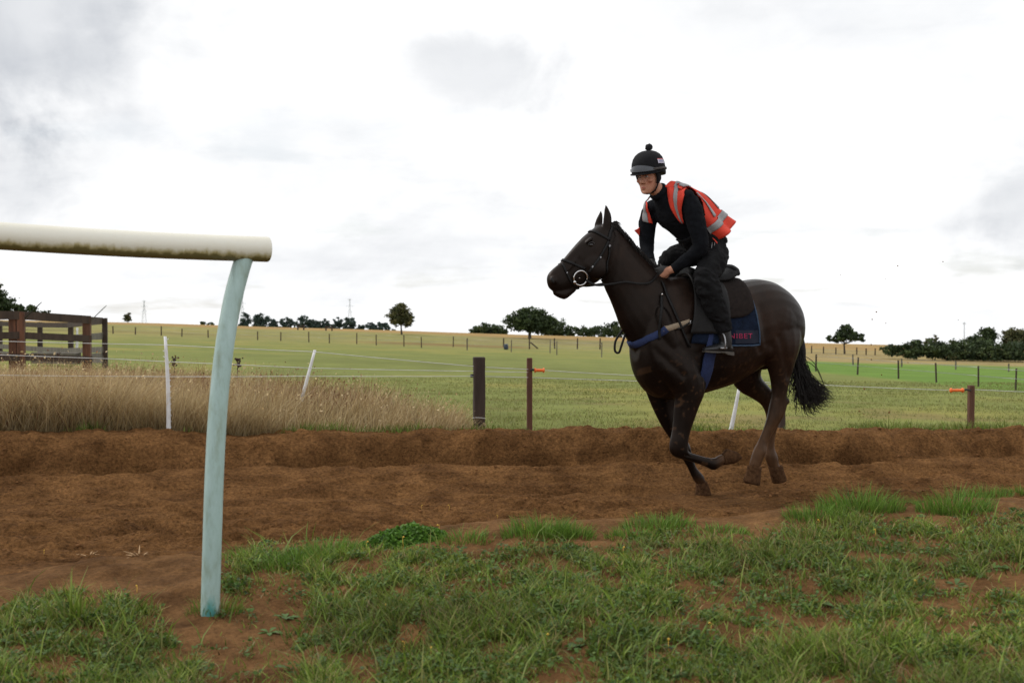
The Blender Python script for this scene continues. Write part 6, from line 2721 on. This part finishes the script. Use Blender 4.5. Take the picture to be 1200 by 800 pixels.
    q = [R_(743.5, 270, -.20), R_(747, 268.5, -.2), R_(752, 265, -.2), R_(753, 270, -.2), R_(749, 276, -.21)]
    vs = [bm_.verts.new(x) for x in q]
    bm_.faces.new(vs)
    o = link_mesh('vest_corner', bm_mesh('vest_corner', bm_, False), M_vest, vest)
    s2 = o.modifiers.new('s', 'SOLIDIFY')
    s2.thickness = .006


build_vest()


# ------------------------------------------------------------------ helmet
def build_helmet():
    hm = None
    bm = bmesh.new()
    rows = []
    base = CHIN + .158
    # silk-covered shell, lower at the back
    for h, k in ((-.012, .985), (0, 1.0), (.03, .995), (.06, .955), (.09, .86), (.112, .72), (.128, .53), (.138, .30), (.141, .06)):
        ring = []
        for a in np.linspace(0, 2 * math.pi, 37)[:-1]:
            ca, sa = math.cos(a), math.sin(a)
            drop = -.030 * max(0, -ca) ** 1.2 * (1 - min(1, max(0, h) / .09)) if h < .09 else 0
            ring.append(H(-.004 + .142 * k * ca, .118 * k * sa, base + h * 1.08 + drop))
        rows.append(ring)
    add_loft(bm, rows)
    hm = link_mesh('helmet', bm_mesh('helmet', bm), M_shell, PERSON)
    # peak
    bm = bmesh.new()
    top, bot = [], []
    g = []
    for i in range(4):
        r = i / 3
        g.append([bm.verts.new(H((.134 + .034 * r * math.cos(a) ** .6) * math.cos(a) - .002, (.112 + .012 * r) * math.sin(a), base - .004 - .006 * r * math.cos(a))) for a in np.linspace(-1.25, 1.25, 21)])
    for i in range(3):
        for j in range(20):
            bm.faces.new((g[i][j], g[i][j + 1], g[i + 1][j + 1], g[i + 1][j]))
    pk = link_mesh('peak', bm_mesh('peak', bm), M_shell, hm)
    so = pk.modifiers.new('s', 'SOLIDIFY')
    so.thickness = .006
    # pompom of wool
    pc = H(-.035, 0, base + .172)
    rnd = random.Random(9)
    bm = bmesh.new()
    bmesh.ops.create_icosphere(bm, subdivisions=3, radius=.027, matrix=Matrix.Translation(pc))
    for v in bm.verts:
        v.co = pc + (v.co - pc) * rnd.uniform(.88, 1.10)
    link_mesh('pompom', bm_mesh('pompom', bm), mat('black_wool', (0.007, 0.007, 0.008), 1.0, 0.3, 60), hm)
    # goggles pushed up on the front, with their strap
    bm = bmesh.new()
    g = []
    for i in range(5):
        f = i / 4
        z = .012 + .046 * f
        k = 1.0 if z < .03 else .985
        g.append([bm.verts.new(H(-.004 + (.1495 - .012 * f * f) * math.cos(a), (.125 - .006 * f * f) * math.sin(a), base + .012 + (.046 * f - .004) * (1 - .75 * abs(a) ** 2 / 1.1))) for a in np.linspace(-1.02, 1.02, 25)])
    for i in range(4):
        for j in range(24):
            bm.faces.new((g[i][j], g[i][j + 1], g[i + 1][j + 1], g[i + 1][j]))
    link_mesh('goggles', bm_mesh('goggles', bm), mat('smoked_lens', (0.05, 0.055, 0.065), 0.25, 0.1, 20), hm)
    bm = bmesh.new()
    pts = [H(-.004 + .1465 * math.cos(a), .1225 * math.sin(a), base + .020 - .016 * max(0, -math.cos(a))) for a in np.linspace(.9, 2 * math.pi - .9, 40)]
    nr = [(HF * math.cos(a) + HS * math.sin(a)) for a in np.linspace(.9, 2 * math.pi - .9, 40)]
    add_ribbon(bm, pts, nr, .016, .003)
    link_mesh('goggle_strap', bm_mesh('goggle_strap', bm), mat('grey_elastic', (0.055, 0.05, 0.045), 0.8), hm)
    # white sponsor label with a red top line on the near side
    for (u0, u1, m, nm, of) in ((.050, .080, mat('label_white', (0.52, 0.50, 0.60), 0.6), 'badge', 0), (.076, .080, mat('label_red', (0.6, 0.10, 0.11), 0.6), 'badge_line', .0012), (.0585, .0715, mat('label_grey', (0.25, 0.25, 0.36), 0.6, 0.5, 260), 'badge_print', .0008)):
        bm = bmesh.new()
        g = []
        a0, a1 = 1.25, 1.80
        if nm == 'badge_print':
            a0, a1 = 1.33, 1.72
        for i in range(3):
            u = u0 + (u1 - u0) * i / 2
            k = float(np.interp(u, [.03, .06, .09, .112], [.995, .955, .86, .72]))
            g.append([bm.verts.new(H(-.004 + (.142 * k + .005 + of) * math.cos(a), (.118 * k + .005 + of) * math.sin(a), base + u * 1.08 - .012 * (a - 1.5))) for a in np.linspace(a0, a1, 11)])
        for i in range(2):
            for j in range(10):
                bm.faces.new((g[i][j], g[i][j + 1], g[i + 1][j + 1], g[i + 1][j]))
        link_mesh(nm, bm_mesh(nm, bm), m, hm)
    # harness: ear flaps and chin strap
    for sg in (1, -1):
        bm = bmesh.new()
        rows = [(.018, .081, CHIN + .160, .030), (.004, .083, CHIN + .130, .031), (-.004, .081, CHIN + .098, .027), (.006, .074, CHIN + .070, .014)]
        rings = []
        for f, s, u, w in catmull(rows, 3):
            rings.append([H(f + w * math.cos(a), (s + .010 * math.sin(a)) * sg, u) for a in np.linspace(0, 2 * math.pi, 13)[:-1]])
        add_loft(bm, rings)
        link_mesh('ear_flap', bm_mesh('ear_flap', bm), M_shell, hm)
        bm = bmesh.new()
        pts = [H(.006, .078 * sg, CHIN + .08), H(.014, .066 * sg, CHIN + .045), H(.024, .050 * sg, CHIN + .018), H(.036, .024 * sg, CHIN + .004), H(.042, 0, CHIN + .001)]
        rows = catmull([list(p) for p in pts], 4)
        pts = [Vector(r) for r in rows]
        add_ribbon(bm, pts, [(p - H(0, 0, CHIN + .06)).normalized() for p in pts], .014, .004)
        link_mesh('chin_strap', bm_mesh('chin_strap', bm), M_leather, hm)
        bm = bmesh.new()
        pts = [H(.062, .070 * sg, CHIN + .150), H(.046, .069 * sg, CHIN + .105), H(.030, .064 * sg, CHIN + .070), H(.016, .062 * sg, CHIN + .045)]
        if sg < 0:
            rows = catmull([list(p) for p in pts], 4)
            pts = [Vector(r) for r in rows]
            add_ribbon(bm, pts, [HS * sg] * len(pts), .012, .004)
            link_mesh('side_strap', bm_mesh('side_strap', bm), M_leather, hm)
        else:
            bm.free()


build_helmet()
